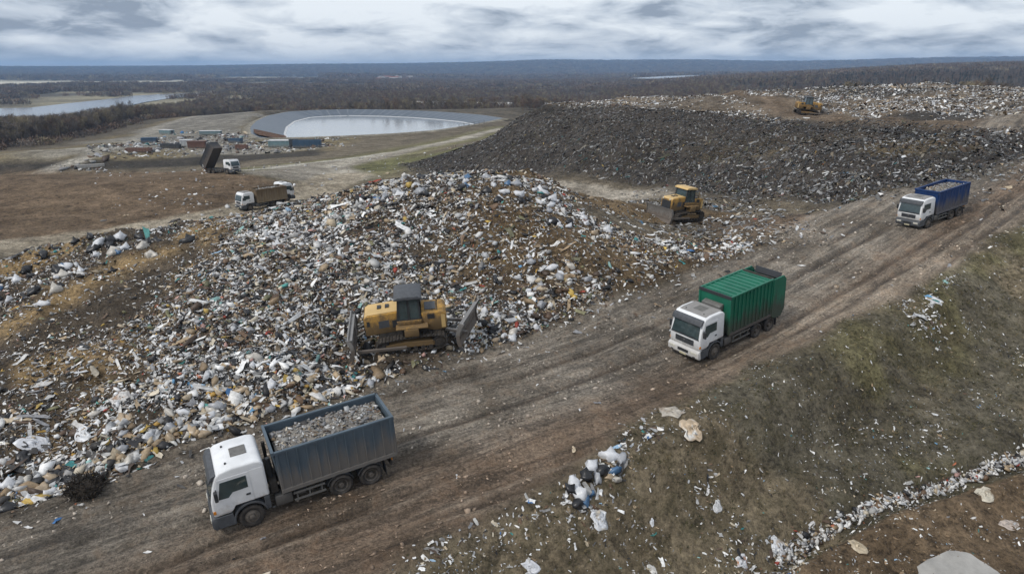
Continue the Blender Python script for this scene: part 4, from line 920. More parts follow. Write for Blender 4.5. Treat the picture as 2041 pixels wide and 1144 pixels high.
    if load:
        nxl, nyl = 46, 20; X = np.linspace(x0 - .10, x1 + .12, nxl); Y = np.linspace(-1.07, 1.07, nyl); XX, YY = np.meshgrid(X, Y)
        q = np.clip((x0 - XX) / (x0 - x1), 0, 1); Z = body_top + load_h + .28 * np.sin(np.pi * np.clip(q * 1.02, 0, 1)) ** .6 * (1 - (np.abs(YY) / 1.15) ** 2.2) - .18 + .12 * (fbm(XX * 2.1 + wb * 9, YY * 2.1, 121, 4) - .5) * 2 + .06 * (fbm(XX * 9, YY * 9, 122, 2) - .5) * 2
        V = np.stack([XX.ravel(), YY.ravel(), Z.ravel()], 1); i2 = np.arange((nxl - 1) * (nyl - 1)); jy, jx = np.divmod(i2, nxl - 1); aa = jy * nxl + jx
        F = np.stack([aa, aa + 1, aa + 1 + nxl, aa + nxl], 1); rl = np.random.default_rng(int(wb * 100))
        col = np.array([.21, .195, .175]) * rl.uniform(.55, 1.35, (len(V), 1)); me = np_mesh('rubble_load', V, F, SOILM, {'col': col}, smooth=False)
        lo = link(bpy.data.objects.new('rubble_load', me)); tag(lo, load_label, 'rubble', None, 'thing')
        nn = 900; px = rl.uniform(x1 + .15, x0 - .15, nn); py = rl.uniform(-1.03, 1.03, nn); qq = (px - X[0]) / (X[-1] - X[0]) * (nxl - 1); ww = (py - Y[0]) / (Y[-1] - Y[0]) * (nyl - 1)
        pz = Z[np.clip(np.round(ww).astype(int), 0, nyl - 1), np.clip(np.round(qq).astype(int), 0, nxl - 1)]
        cl = colours(nn, {'white': 22, 'grey': 40, 'brown': 18, 'tan': 10, 'black': 10}, rl) * .8
        mc = scatter_mesh('chunks', np.stack([px, py, pz], 1), np.tile((0, 0, 1.0), (nn, 1)), np.clip(np.exp(rl.normal(math.log(.05), .45, nn)), .025, .16), rl.integers(0, 28, nn), cl, PB + PS, WASTE, rl, .5)
        ck = link(bpy.data.objects.new('chunks', mc), lo); ck['kind'] = 'stuff'
        return root, lo
    return root, None
def place(root, front, rear, wb, load=None, lift=0.0, sc=1.0):
    """stand a vehicle on the ground with its front axle and last axle over two ground points"""
    (fx, fy), (rx, ry) = front, rear; d = Vector((fx - rx, fy - ry, 0)).normalized(); n = Vector((-d.y, d.x, 0))
    pts = []
    for q in (0, 1):
        c = Vector((fx, fy, 0)) - d * wb * q
        pts.append([max(float(gzat(np.array([c.x + n.x * s_ + d.x * e]), np.array([c.y + n.y * s_ + d.y * e]))[0]) for e in (-.2, 0, .2)) for s_ in (1.08, -1.08)])
    zf = (pts[0][0] + pts[0][1]) / 2; zr = (pts[1][0] + pts[1][1]) / 2; roll = ((pts[0][0] - pts[0][1]) + (pts[1][0] - pts[1][1])) / 2 / 2.16
    X = (d * wb + Vector((0, 0, zf - zr))).normalized(); Yv = (n + Vector((0, 0, roll))).normalized(); Z = X.cross(Yv).normalized(); Yv = Z.cross(X)
    M = Matrix((X, Yv, Z)).transposed().to_4x4(); M.translation = (fx, fy, zf - .045 + lift); M = M @ Matrix.Scale(sc, 4)
    root.matrix_world = M
    if load: load.matrix_world = M
def H1(px, py): a, b = hit(px, py, h_full); return float(a[0]), float(b[0])
G_T = 'white cab trucks working on the tip'
# near truck
f1 = H1(507, 1044); r1_ = H1(742, 960)
def toward(f, r_, wb):
    d = Vector((r_[0] - f[0], r_[1] - f[1])).normalized() * wb; return (f[0] + d.x, f[1] + d.y)
# wheel contact seen in the photo belongs to the near side: shift to the axle centre
def centre(f, r_, side): d = Vector((f[0] - r_[0], f[1] - r_[1])).normalized(); n = Vector((-d.y, d.x)) * side; return (f[0] + n.x, f[1] + n.y), (r_[0] + n.x, r_[1] + n.y)
wb1 = math.dist(f1, r1_)
t1, l1 = truck('white cab dump truck with slate grey body full of rubble, nearest on the road', wb1 / .92, M_BODYGREY, 'open', G_T, body_top=3.12, load=True, load_label='grey rubble heaped in the slate grey truck body', ribs=12, over=1.25)
a_, b_ = centre(f1, r1_, -1.0); place(t1, a_, b_, wb1, l1, sc=.92)
f2 = H1(1420, 712); r2_ = H1(1530, 655); wb2 = math.dist(f2, r2_)
t2, _ = truck('white cab refuse truck with closed green ribbed body on the haul road', wb2 / .87, M_BODYGREEN, 'refuse', G_T, body_top=3.75, ribs=11, name='refuse_truck', bumper=M_WHITE, sleeper=False)
a_, b_ = centre(f2, r2_, -.95); place(t2, a_, b_, wb2, sc=.87)
f3 = H1(1848, 455); r3_ = H1(1910, 431); wb3 = math.dist(f3, r3_)
t3, l3 = truck('white cab dump truck with deep blue body higher up the haul road', wb3 / .79, M_BODYBLUE, 'open', G_T, body_top=3.35, load=True, load_label='pale rubble in the deep blue truck body', ribs=10, sleeper=False)
a_, b_ = centre(f3, r3_, -.93); place(t3, a_, b_, wb3, l3, sc=.79)
def zpt(px, py, z): a, b = onz(px, py, z); return float(a), float(b)
f4 = zpt(500, 420, -3.5); r4 = zpt(562, 410.5, -3.5); wb4 = 5.6
t4, l4 = truck('white cab dump truck with muddy brown body passing behind the rubbish mound', wb4, M_BODYBROWN, 'open', G_T, body_top=3.3, load=True, load_label='grey rubble in the muddy brown truck body', ribs=12, sleeper=False, visor=False)
a_, b_ = centre(f4, r4, -1.1); place(t4, a_, toward(a_, b_, wb4), wb4, l4, sc=.9)
d4 = Vector((a_[0] - b_[0], a_[1] - b_[1])).normalized(); n4 = Vector((d4.y, -d4.x))
c5 = Vector(a_) - d4 * 7.75 + n4 * 2.9 * (1 if n4.y > 0 else -1); wb5 = 4.6
t5, _ = truck('white cab truck mostly hidden beyond the muddy brown truck', wb5, M_BODYBLACK, 'flat', G_T, name='flatbed_truck')
place(t5, tuple(c5), tuple(c5 + d4 * wb5), wb5)
f6 = zpt(462, 346.5, -2.2); r6 = zpt(409, 341.5, -2.2); wb6 = 5.6
t6, _ = truck('white cab truck tipping its raised charcoal body on the brown platform', wb6, M_BODYBLACK, 'open', G_T, body_top=2.9, tip=52, name='tipping_truck', sleeper=False, visor=False, ribs=8)
a_, b_ = f6, r6; place(t6, a_, toward(a_, b_, wb6), wb6, sc=.92)
MB().box(-wb6 - 1.65, -wb6 - 1.5, -1.2, 1.2, .9, 2.5).build('rear_flap', M_WHITE, t6, .03)

# ------------------------------------------------------------------ bulldozers
def track_mesh():
    """endless belt with grousers round idler and raised sprocket"""
    path = []; bl, br, rb = 1.75, -1.75, .44
    for k in range(13): a = R(-90 + 180 * k / 12); path.append((bl + rb * math.cos(a), .46 + rb * math.sin(a)))
    path += [(.6, 1.0), (-.6, 1.06)]
    for k in range(13): a = R(78 + 192 * k / 12); path.append((br + .50 * math.cos(a), .54 + .5 * math.sin(a)))
    path += [(x, .02) for x in np.linspace(-1.7, 1.6, 10)]
    P = np.array(path); seg = np.r_[0, np.cumsum(np.hypot(*np.diff(np.vstack([P, P[:1]]), axis=0).T))]; Pc = np.vstack([P, P[:1]])
    b = MB(); n = 46; L = seg[-1]
    for k in range(n):
        s0, s1 = L * k / n, L * (k + .9) / n; p0 = (np.interp(s0, seg, Pc[:, 0]), np.interp(s0, seg, Pc[:, 1])); p1 = (np.interp(s1, seg, Pc[:, 0]), np.interp(s1, seg, Pc[:, 1]))
        d = Vector((p1[0] - p0[0], 0, p1[1] - p0[1])).normalized(); o = Vector((d.z, 0, -d.x))
        a, c = Vector((p0[0], 0, p0[1])), Vector((p1[0], 0, p1[1]))
        for u0, u1, t0, t1 in ((0, 1, -.06, 0), (0, .22, 0, .06)):
            q0, q1 = a.lerp(c, u0), a.lerp(c, u1); V = []
            for yy in (-.30, .30): V += [q0 + o * t0 + Vector((0, yy, 0)), q1 + o * t0 + Vector((0, yy, 0)), q1 + o * t1 + Vector((0, yy, 0)), q0 + o * t1 + Vector((0, yy, 0))]
            b.add(V, [(0, 1, 2, 3), (7, 6, 5, 4), (0, 4, 5, 1), (1, 5, 6, 2), (2, 6, 7, 3), (3, 7, 4, 0)])
    return b.mesh('track', M_RUBBERT)
ME_TRK = track_mesh()
def blade_mesh(w, h, name):
    b = MB(); n = 10; V = []; F = []
    prof = [(.42 * math.cos(R(-62 + 124 * k / n)) * -1 + .42 * .47, h * k / n) for k in range(n + 1)]
    for k in range(n + 1): x, z = prof[k]; V += [(x, -w / 2, z), (x, w / 2, z), (x - .07, w / 2, z), (x - .07, -w / 2, z)]
    for k in range(n):
        for i in range(4): F.append((4 * k + i, 4 * k + (i + 1) % 4, 4 * k + 4 + (i + 1) % 4, 4 * k + 4 + i))
    F += [(0, 1, 2, 3), tuple(4 * n + i for i in (3, 2, 1, 0))]
    b.add(V, F)
    for s_ in (-1, 1): b.prism([(p[0] + .10, p[1]) for p in prof] + [(p[0] - .16, p[1]) for p in prof[::-1]], *sorted((s_ * w / 2, s_ * (w / 2 + .05))))
    for k in range(4): yk = -w / 2 + w * (k + .5) / 4; b.bar((prof[2][0] - .10, yk, h * .12), (prof[8][0] - .12, yk, h * .88), .12, .10)
    b.box(prof[1][0] - .3, prof[1][0] - .06, -w * .42, w * .42, h * .18, h * .32).box(prof[9][0] - .22, prof[9][0] - .06, -w * .45, w * .45, h * .8, h * .9)
    return b.mesh(name, M_STEEL)
ME_BL = blade_mesh(3.7, 1.55, 'blade'); ME_BR = blade_mesh(3.3, 1.75, 'rear_blade')
def dozer(label, rear=True, roof=None, name='bulldozer'):
    root = empty(name); tag(root, label, 'bulldozer', 'yellow bulldozers on the tip')
    for s_ in (-1, 1):
        t = link(bpy.data.objects.new('track', ME_TRK), root); t.location = (0, s_ * 1.12, 0)
        MB().prism([(-1.5, .30), (1.55, .30), (1.6, .56), (.4, .70), (-1.5, .66)], *sorted((s_ * .90, s_ * 1.36))).build('track_frame', M_YELLOW, t, .03).matrix_parent_inverse = Matrix.Translation((0, -s_ * 1.12, 0))
        for x in np.linspace(-1.2, 1.2, 6): o = MB().tube((x, s_ * .86, .22), (x, s_ * 1.40, .22), .15, n=12).build('roller', M_RUBBERT, t); o.matrix_parent_inverse = Matrix.Translation((0, -s_ * 1.12, 0))
        o = MB().tube((1.75, s_ * .95, .46), (1.75, s_ * 1.33, .46), .36, n=20).tube((1.75, s_ * 1.33, .46), (1.75, s_ * 1.37, .46), .14, n=12).build('idler', M_RUBBERT, t, .02); o.matrix_parent_inverse = Matrix.Translation((0, -s_ * 1.12, 0))
        sp = MB().tube((-1.75, s_ * .95, .54), (-1.75, s_ * 1.36, .54), .40, n=22)
        for k in range(18): a = 2 * math.pi * k / 18; sp.bar((-1.75 + .38 * math.cos(a), s_ * 1.2, .54 + .38 * math.sin(a)), (-1.75 + .45 * math.cos(a), s_ * 1.2, .54 + .45 * math.sin(a)), .07, .1)
        o = sp.tube((-1.75, s_ * 1.36, .54), (-1.75, s_ * 1.42, .54), .2, n=14).build('sprocket', M_RUBBERT, t); o.matrix_parent_inverse = Matrix.Translation((0, -s_ * 1.12, 0))
        MB().box(-.55, .35, *sorted((s_ * .80, s_ * 1.45)), 1.08, 1.62).build('side_tank', M_YELLOW, root, .06, True)
        MB().box(-1.15, .85, *sorted((s_ * .70, s_ * 1.40)), 1.60, 1.70).build('fender', M_YELLOW, root, .03)
        MB().bar((.3, s_ * 1.50, .40), (3.35, s_ * 1.56, .46), .14, .2).build('push_arm', M_STEEL, root, .02)
        MB().tube((2.2, s_ * .45, 1.55), (3.4, s_ * .55, .95), .08, n=10).tube((1.5, s_ * .42, 1.85), (2.25, s_ * .45, 1.5), .12, n=10).build('lift_ram', M_ALU, root)
    MB().box(-2.1, 2.0, -.78, .78, .70, 1.30).build('hull', M_CHASSIS, root, .05)
    hd = MB().prism([(2.75, 1.05), (2.80, 2.30), (2.55, 2.46), (.55, 2.62), (.55, 1.25), (1.6, 1.15)], -.80, .80).build('engine_hood', M_YELLOW, root, .06, True)
    MB().prism([(2.70, 2.33), (2.52, 2.475), (.60, 2.63), (.60, 2.66), (2.54, 2.51), (2.74, 2.36)], -.70, .70).build('hood_top', M_YELLOWL, hd)
    MB().box(2.79, 2.83, -.62, .62, 1.25, 2.2).build('radiator_grille', M_DARK, hd, .01)
    for s_ in (-1, 1):
        for k in range(2): MB().slab([(1.9 - .85 * k, s_ * .80, 1.55), (1.25 - .8 * k, s_ * .80, 1.62), (1.25 - .8 * k, s_ * .80, 2.12), (1.9 - .85 * k, s_ * .80, 2.05)], (0, s_, 0), .012).build('hood_vent', M_DARK if k else M_GREYP, hd)
        MB().slab([(2.62, s_ * .80, 1.75), (2.45, s_ * .80, 1.75), (2.45, s_ * .80, 2.1), (2.62, s_ * .80, 2.1)], (0, s_, 0), .011).build('decal', M_DARK, hd)
        MB().tube((2.83, s_ * .5, 2.36), (2.90, s_ * .5, 2.36), .09, n=10).build('work_light', M_LAMP, hd)
    for k in range(2): MB().box(1.2 + .5 * k, 1.45 + .5 * k, -.3, .1, 2.56 - .035 * k, 2.68 - .035 * k).build('hood_intake', M_DARK, hd, .02)
    MB().prism([(-.75, 1.68), (.70, 1.68), (.78, 2.0), (-.80, 2.0)], -.98, .98).build('cab_base', M_YELLOW, root, .05, True)
    cb = MB()
    prof = [(.72, 2.0), (.58, 3.42), (-.66, 3.42), (-.72, 2.0)]
    for s_ in (-1, 1):
        for (xa, za), (xb, zb) in ((prof[0], prof[1]), (prof[3], prof[2]), ((.0, 2.0), (-.02, 3.42))): cb.bar((xa, s_ * .86, za), (xb, s_ * .74, zb), .10, .10, up=(1, 0, 0))
        cb.bar((.72, s_ * .86, 2.03), (-.72, s_ * .86, 2.03), .10, .08)
    for (xa, za) in prof: cb.bar((xa, -.86 if za < 3 else -.74, za), (xa, .86 if za < 3 else .74, za), .10, .08)
    co = cb.build('cab', M_DARK, root)
    for s_ in (-1, 1):
        for xa, xb in ((.66, .05), (-.05, -.68)): MB().slab([(xa, s_ * .85, 2.06), (xb, s_ * .85, 2.06), (xb * .93, s_ * .745, 3.38), (xa * .86, s_ * .745, 3.38)], (0, s_, .07), .012).build('side_pane', M_GLASS, co)
    MB().slab([(.70, -.82, 2.06), (.70, .82, 2.06), (.57, .70, 3.40), (.57, -.70, 3.40)], (1, 0, .1), .012).build('front_pane', M_GLASS, co)
    MB().slab([(-.70, -.82, 2.06), (-.70, .82, 2.06), (-.64, .70, 3.40), (-.64, -.70, 3.40)], (-1, 0, .05), .012).build('rear_pane', M_GLASS, co)
    MB().box(-.35, .25, -.3, .3, 2.02, 2.5).box(-.42, -.25, -.28, .28, 2.45, 3.05).build('seat', M_DARK, co, .05)
    MB().prism([(.85, 3.42), (.80, 3.55), (.55, 3.66), (-.65, 3.66), (-.90, 3.55), (-.93, 3.42)], -.95, .95).build('roof', roof or M_GREYP, root, .06, True)
    rb = MB().prism([(-.78, 1.3), (-.78, 2.42), (-2.15, 2.36), (-2.35, 2.2), (-2.35, 1.15), (-1.6, 1.05)], -.86, .86).build('rear_housing', M_YELLOW, root, .06, True)
    for s_ in (-1, 1):
        MB().slab([(-1.15, s_ * .86, 1.95), (-1.15, s_ * .86, 2.3), (-1.6, s_ * .86, 2.28), (-1.6, s_ * .86, 1.95)], (0, s_, 0), .012).build('louvre', M_DARK, rb)
        MB().slab([(-2.0, s_ * .86, 1.25), (-2.0, s_ * .86, 2.2), (-2.25, s_ * .86, 2.15), (-2.25, s_ * .86, 1.25)], (0, s_, 0), .010).build('rear_plate', M_YELLOWL, rb)
    MB().box(-1.7, -1.0, -.5, .5, 2.40, 2.46).build('rear_lid', M_GREYP, rb, .02)
    MB().tube((-1.75, .55, 2.35), (-1.75, .55, 2.95), .07, n=10).tube((-1.75, .55, 2.95), (-1.82, .55, 3.12), .055, n=10).build('exhaust', M_BODYBROWN, root)
    bl = link(bpy.data.objects.new('blade', ME_BL), root); bl.location = (3.85, 0, .02)
    if rear:
        br = link(bpy.data.objects.new('rear_blade', ME_BR), root); br.location = (-3.75, 0, .03); br.rotation_euler = (0, R(8), math.pi - R(24))
        for s_ in (-1, 1): MB().bar((-2.2, s_ * .6, .95), (-3.6, s_ * .8, .62), .18, .2).build('rear_arm', M_STEEL, root, .02)
    else:
        MB().bar((-2.3, -.7, .95), (-2.3, .7, .95), .25, .25).bar((-2.4, 0, 1.0), (-2.75, 0, .35), .12, .2).build('drawbar', M_STEEL, root, .02)
    return root
def place_dozer(root, c, heading, scale=1.0, lift=0.0):
    d = Vector((math.sin(heading), math.cos(heading), 0)); n = Vector((-d.y, d.x, 0)); g = lambda a, b: float(gzat(np.array([c[0] + d.x * a + n.x * b]), np.array([c[1] + d.y * a + n.y * b]))[0])
    zf = .5 * (g(1.5, 1.1) + g(1.5, -1.1)); zb = .5 * (g(-1.5, 1.1) + g(-1.5, -1.1)); zl = .5 * (g(1.5, 1.1) + g(-1.5, 1.1)); zr = .5 * (g(1.5, -1.1) + g(-1.5, -1.1))
    X = (d * 3 + Vector((0, 0, (zf - zb) * .7))).normalized(); Y = (n * 2.2 + Vector((0, 0, (zl - zr) * .7))).normalized(); Z = X.cross(Y).normalized(); Y = Z.cross(X)
    M = Matrix((X, Y, Z)).transposed().to_4x4(); M.translation = (c[0], c[1], .25 * (zf + zb + zl + zr) + lift); root.matrix_world = M @ Matrix.Scale(scale, 4)
z1 = dozer('muddy yellow bulldozer with dark cab pushing rubbish at the foot of the mound')
place_dozer(z1, (H1(818, 690)[0], H1(818, 690)[1] + .7), R(-98), .9, .1)
z2 = dozer('yellow bulldozer with tan cab roof and broad blade on the saddle beside the mound', rear=False, roof=M_YELLOWL)
p2 = H1(1356, 440); place_dozer(z2, p2, R(-125), .84, .05)
z3 = dozer('distant yellow bulldozer at work on the pale plateau', rear=False)
p3 = zpt(1606, 224, 10.0); place_dozer(z3, p3, R(95), .82, .1)

# ------------------------------------------------------------------ lined pond
def water_mat(name, col, rough):
    m, t, b = new_mat(name); geo = nd(t, 'ShaderNodeNewGeometry'); n = noise(t, geo.outputs['Position'], .25, 4, .6)
    t.links.new(mixc(t, mrange(t, n, .35, .65, 0, 1), tuple(c * .85 for c in col), col), b.inputs['Base Color']); b.inputs['Roughness'].default_value = rough; spec(b, .5)
    n2 = noise(t, geo.outputs['Position'], 1.2, 3, .6); bump(t, b, n2, .05, .05); return m
M_WATER = water_mat('pond_water', (.20, .225, .25), .12)
M_RIVER = water_mat('river_water', (.22, .235, .25), .15)
def liner_mat():
    m, t, b = new_mat('liner_sheet'); st_ = nd(t, 'ShaderNodeAttribute', attribute_name='st'); sp = nd(t, 'ShaderNodeSeparateXYZ'); t.links.new(st_.outputs['Vector'], sp.inputs[0])
    w = mathn(t, 'FRACT', mathn(t, 'MULTIPLY', sp.outputs[0], 1 / 7.0), 0.0); seam = mrange(t, mathn(t, 'ABSOLUTE', mathn(t, 'SUBTRACT', w, .5), 0.0), .0, .09, 1, 0)
    n = noise(t, st_.outputs['Vector'], .35, 5, .65)
    c = mixc(t, mrange(t, n, .35, .65, 0, 1), (.05, .068, .09), (.085, .105, .13)); c = mixc(t, seam, c, (.17, .185, .2))
    t.links.new(c, b.inputs['Base Color']); b.inputs['Roughness'].default_value = .45; bump(t, b, n, .2, .3); return m
M_LINER = liner_mat()
rim = np.array(RIM_P); cen = rim.mean(0)
def closed_resample(P, n):
    Q = np.vstack([P, P[:1]]); s = np.r_[0, np.cumsum(np.hypot(*np.diff(Q, axis=0).T))]; u = np.linspace(0, s[-1], n, endpoint=False)
    return np.stack([np.interp(u, s, Q[:, 0]), np.interp(u, s, Q[:, 1])], 1), u
NR = 150; rimS, uR = closed_resample(rim, NR)
for _ in range(1): rimS = .25 * np.roll(rimS, 1, 0) + .5 * rimS + .25 * np.roll(rimS, -1, 0)
tan = np.roll(rimS, -1, 0) - np.roll(rimS, 1, 0); tan /= np.linalg.norm(tan, axis=1, keepdims=True); inw = np.stack([-tan[:, 1], tan[:, 0]], 1)
if ((cen - rimS) * inw).sum() < 0: inw = -inw
def ring(d, z): q = rimS + inw * d; return np.column_stack([q, np.full(NR, z)])
rings = [ring(-4.5, -9.25), ring(-1.4, -8.75), ring(-.3, -8.7), ring(7, -10.3), ring(17, -12.6), ring(19, -13.2)]
V = np.concatenate(rings); n_ = NR; F = []
for k in range(len(rings) - 1):
    i = np.arange(n_); F.append(np.stack([k * n_ + i, k * n_ + (i + 1) % n_, (k + 1) * n_ + (i + 1) % n_, (k + 1) * n_ + i], 1))
stl = np.concatenate([np.stack([uR, np.full(NR, 5.0 * k), 0 * uR], 1) for k in range(len(rings))])
lin = link(bpy.data.objects.new('pond_liner', np_mesh('pond_liner', V[2 * NR:], np.concatenate(F[2:]) - 2 * NR, M_LINER, {'st': stl[2 * NR:]}, True))); tag(lin, 'slate blue lined slope round the leachate pond', None, None, 'structure')
brm = np.tile((.17, .145, .10), (3 * NR, 1)); brm[NR:] = (.26, .24, .2)
o = link(bpy.data.objects.new('pond_berm', np_mesh('pond_berm', V[:3 * NR], np.concatenate(F[:2]), EARTH, {'col': brm, 'mask': np.zeros((3 * NR, 3)), 'st': stl[:3 * NR]}, True))); tag(o, 'low earth berm round the lined pond', None, None, 'structure')
wv = ring(3, -12.2); ctr = np.append(wv[:, :2].mean(0), -12.2); ww = np.vstack([wv, ctr]); i = np.arange(NR)
o = link(bpy.data.objects.new('pond_water', np_mesh('pond_water', ww, np.stack([i, (i + 1) % NR, np.full(NR, NR)], 1), M_WATER))); tag(o, 'pale grey still water of the lined pond', None, None, 'structure')
ice = np.vstack([ring(14.3, -11.95), ring(15.4, -12.17)]); o = link(bpy.data.objects.new('pond_shore', np_mesh('pond_shore', ice, np.stack([i, (i + 1) % NR, NR + (i + 1) % NR, NR + i], 1), plain('ice_edge', (.55, .56, .56), .6)))); tag(o, 'pale crust along the waterline of the pond', None, None, 'structure')
soil_f = [k for k in range(NR) if -118 < rimS[k, 0] < -98 and rimS[k, 1] < 322 and rimS[k, 1] > 285]
if len(soil_f) > 3:
    k0 = soil_f; Vs = []; 
    for k in k0: Vs += [tuple(rimS[k] + inw[k] * 1.0) + (-8.35,), tuple(rimS[k] + inw[k] * 7) + (-9.85,), tuple(rimS[k] + inw[k] * 14.5) + (-11.8,)]
    F = []
    for j in range(len(k0) - 1):
        for q in range(2): F.append((3 * j + q, 3 * j + q + 1, 3 * j + q + 4, 3 * j + q + 3))
    Vs = np.array(Vs); o = link(bpy.data.objects.new('soil_slip', np_mesh('soil_slip', Vs, np.array(F), EARTH, {'col': np.tile((.13, .07, .04), (len(Vs), 1)), 'mask': np.zeros((len(Vs), 3)), 'st': np.zeros((len(Vs), 3))}, True))); tag(o, 'rusty brown soil slip on the left slope of the lined pond', 'soil', None, 'structure')
# river and far water
def sheet(name, P, z, mat, label):
    me = bpy.data.meshes.new(name); me.from_pydata([(a, b, z) for a, b in P], [], [tuple(range(len(P)))]); me.materials.append(mat); o = link(bpy.data.objects.new(name, me)); tag(o, label, None, None, 'structure'); return o
sheet('river', RIVER_P, -25.6, M_RIVER, 'pale grey river bending through the valley woods')
def fz(x, y): return gzat(np.atleast_1d(x), np.atleast_1d(y))
sheet('far_river', [tuple(map(float, onz(a, b, -24.2))) for a, b in [(640,167),(760,165.5),(900,164.5),(1010,164.2),(1115,163.6),(1118,165),(1000,166.5),(900,167.5),(780,168),(650,169)]], -24.2, M_RIVER, 'thin bright strip of water crossing the far valley')
LAKE = zpoly([(1255,160,-9),(1330,154.5,-9),(1420,152,-9),(1415,156,-9),(1350,159.5,-9),(1290,161,-9)])
sheet('lake', LAKE, float(fz(*np.mean(LAKE, 0)).max()) + 9, M_RIVER, 'bright lake below the far hills')

# ------------------------------------------------------------------ bare trees
M_BARK = plain('winter_bark', (.085, .072, .062), .9, sc=2)
def twig_mat(name, c):
    m, t, b = new_mat(name); inf = nd(t, 'ShaderNodeObjectInfo'); t.links.new(mixc(t, inf.outputs['Random'], tuple(v * .7 for v in c), tuple(v * 1.3 for v in c)), b.inputs['Base Color']); b.inputs['Roughness'].default_value = .95; spec(b, .1); return m
M_TWIG = [twig_mat('grey_twigs', (.15, .13, .112)), twig_mat('brown_twigs', (.16, .115, .088)), twig_mat('straw_twigs', (.23, .195, .13)), twig_mat('evergreen_needles', (.035, .042, .034))]
def bare_tree(r, H, nb, nt_, spread):
    """trunk with limbs (own mesh) and a loose crown of thin twigs"""
    tr = MB(); V, F = [], []
    top = Vector((r.uniform(-.4, .4), r.uniform(-.4, .4), H * .72)); tr.tube((0, 0, -.4), top * .5, .17, .12, 5); tr.tube(top * .5, top, .12, .04, 5)
    tips = [top]
    for k in range(nb):
        u = r.uniform(.25, .95); a = r.uniform(0, 2 * math.pi); p = top * u; L = spread * (1.15 - u * .55) * r.uniform(.7, 1.2)
        e = p + Vector((math.cos(a) * L, math.sin(a) * L, L * r.uniform(.5, 1.2) + .3)); tr.tube(p, e, .06, .02, 3); tips.append(e); tips.append(p.lerp(e, .6))
        for j in range(2):
            b_ = a + r.uniform(-.9, .9); q = p.lerp(e, r.uniform(.4, .9)); l2 = L * .55; e2 = q + Vector((math.cos(b_) * l2, math.sin(b_) * l2, l2 * r.uniform(.5, 1.4))); tr.tube(q, e2, .03, .012, 3); tips.append(e2)
    for k in range(nt_):
        p = tips[r.integers(0, len(tips))] + Vector(r.normal(0, .35, 3)); d = Vector((r.normal(0, .6), r.normal(0, .6), r.uniform(.1, 1.0))).normalized() * r.uniform(.8, 1.9); w = d.cross(Vector(r.normal(0, 1, 3))).normalized() * r.uniform(.03, .075)
        V += [p - w, p + w, p + d]; F.append((3 * k, 3 * k + 1, 3 * k + 2))
    return tr, np.array([tuple(v) for v in V]), np.array(F)
rt = np.random.default_rng(21); TREES = []
for k in range(7):
    tr, V, F = bare_tree(rt, rt.uniform(9, 13), 9, 420, rt.uniform(2.0, 3.0)); mt = tr.mesh('trunk', M_BARK); mc = [np_mesh('crown', V, F, M_TWIG[q]) for q in range(3)]; TREES.append((mt, mc))
def conifer(r, H):
    V, F = [], []; k = 0
    for j in range(260):
        u = r.uniform(0, 1) ** .8; z = H * (.12 + .88 * u); rad = (1 - u) * H * .2 + .15; a = r.uniform(0, 6.283); p = Vector((math.cos(a) * rad * r.uniform(.2, 1), math.sin(a) * rad * r.uniform(.2, 1), z)); d = Vector((math.cos(a), math.sin(a), -.35)) * r.uniform(.5, 1.0); w = d.cross(Vector((0, 0, 1))).normalized() * r.uniform(.15, .3)
        V += [p - w, p + w, p + d]; F.append((k, k + 1, k + 2)); k += 3
    return np.array([tuple(v) for v in V]), np.array(F)
tr = MB().tube((0, 0, -.4), (0, 0, 9.5), .16, .03, 5); V, F = conifer(rt, 11.0); TREES.append((tr.mesh('trunk', M_BARK), [np_mesh('crown', V, F, M_TWIG[3])] * 3))
def tree(x, y, k, tone, s, label, group, name='bare_tree'):
    e_ = empty(name, (x, y, float(gzat(np.array([x]), np.array([y]))[0]) - .1), (0, 0, random.uniform(0, 6.28))); e_.scale = (s, s, s * random.uniform(.9, 1.15)); tag(e_, label, 'tree', group)
    link(bpy.data.objects.new('trunk', TREES[k][0]), e_); link(bpy.data.objects.new('crown', TREES[k][1][tone]), e_); return e_
def in_poly(P, n, r):
    P = np.array(P); lo, hi = P.min(0), P.max(0); x = r.uniform(lo[0], hi[0], n); y = r.uniform(lo[1], hi[1], n); k = poly_sd(x, y, P) > 0; return x[k], y[k]
rw = np.random.default_rng(33)
# wood between river and yard: front trees one by one, the mass behind as stuff
WOOD_L = zpoly([(-220,322,-14),(0,297,-14.5),(100,284,-14.5),(200,262,-14.5),(300,240,-15),(420,221,-15.5),(520,213,-16),(560,205,-19),(420,204,-20),(330,216,-19.5),(200,241,-18),(100,256,-17.5),(0,265,-17.5),(-220,285,-17)])
x, y = in_poly(WOOD_L, 9000, rw); dn = poly_sd(x, y, RIVER_P); k = dn < -8; x, y, dn = x[k], y[k], dn[k]
edge = np.minimum(poly_sd(x, y, WOOD_L), -dn); order = np.argsort(edge + np.hypot(x, y) * .03 + rw.uniform(0, 6, len(x))); 
tall = sstep(250, 420, np.hypot(x, y))
ind = []; seen = []
for q in order:
    if len(ind) >= 190: break
    if abs(math.atan2(x[q], y[q])) > .68: continue
    if any((x[q] - a) ** 2 + (y[q] - b) ** 2 < 9 for a, b in seen): continue
    seen.append((x[q], y[q])); ind.append(q)
indset = set(ind)
for q in ind:
    nr = dn[q] > -45
    far_ = math.hypot(x[q], y[q])
    sec = ['far left part', 'left part', 'middle part', 'right part'][int(np.clip((math.atan2(x[q], y[q]) + .64) / .1, 0, 3))]
    lab = ('bare grey tree on the river bank behind the %s of the valley wood' % sec, 'bare trees along the river bank') if nr else ('bare grey brown tree at the near edge of the valley wood, %s' % sec, 'bare trees at the near edge of the wood')
    tree(float(x[q]), float(y[q]), int(rw.integers(0, 7)), int(rw.choice(3, p=[.55, .25, .2])), float(rw.uniform(.5, 1.15)), *lab)
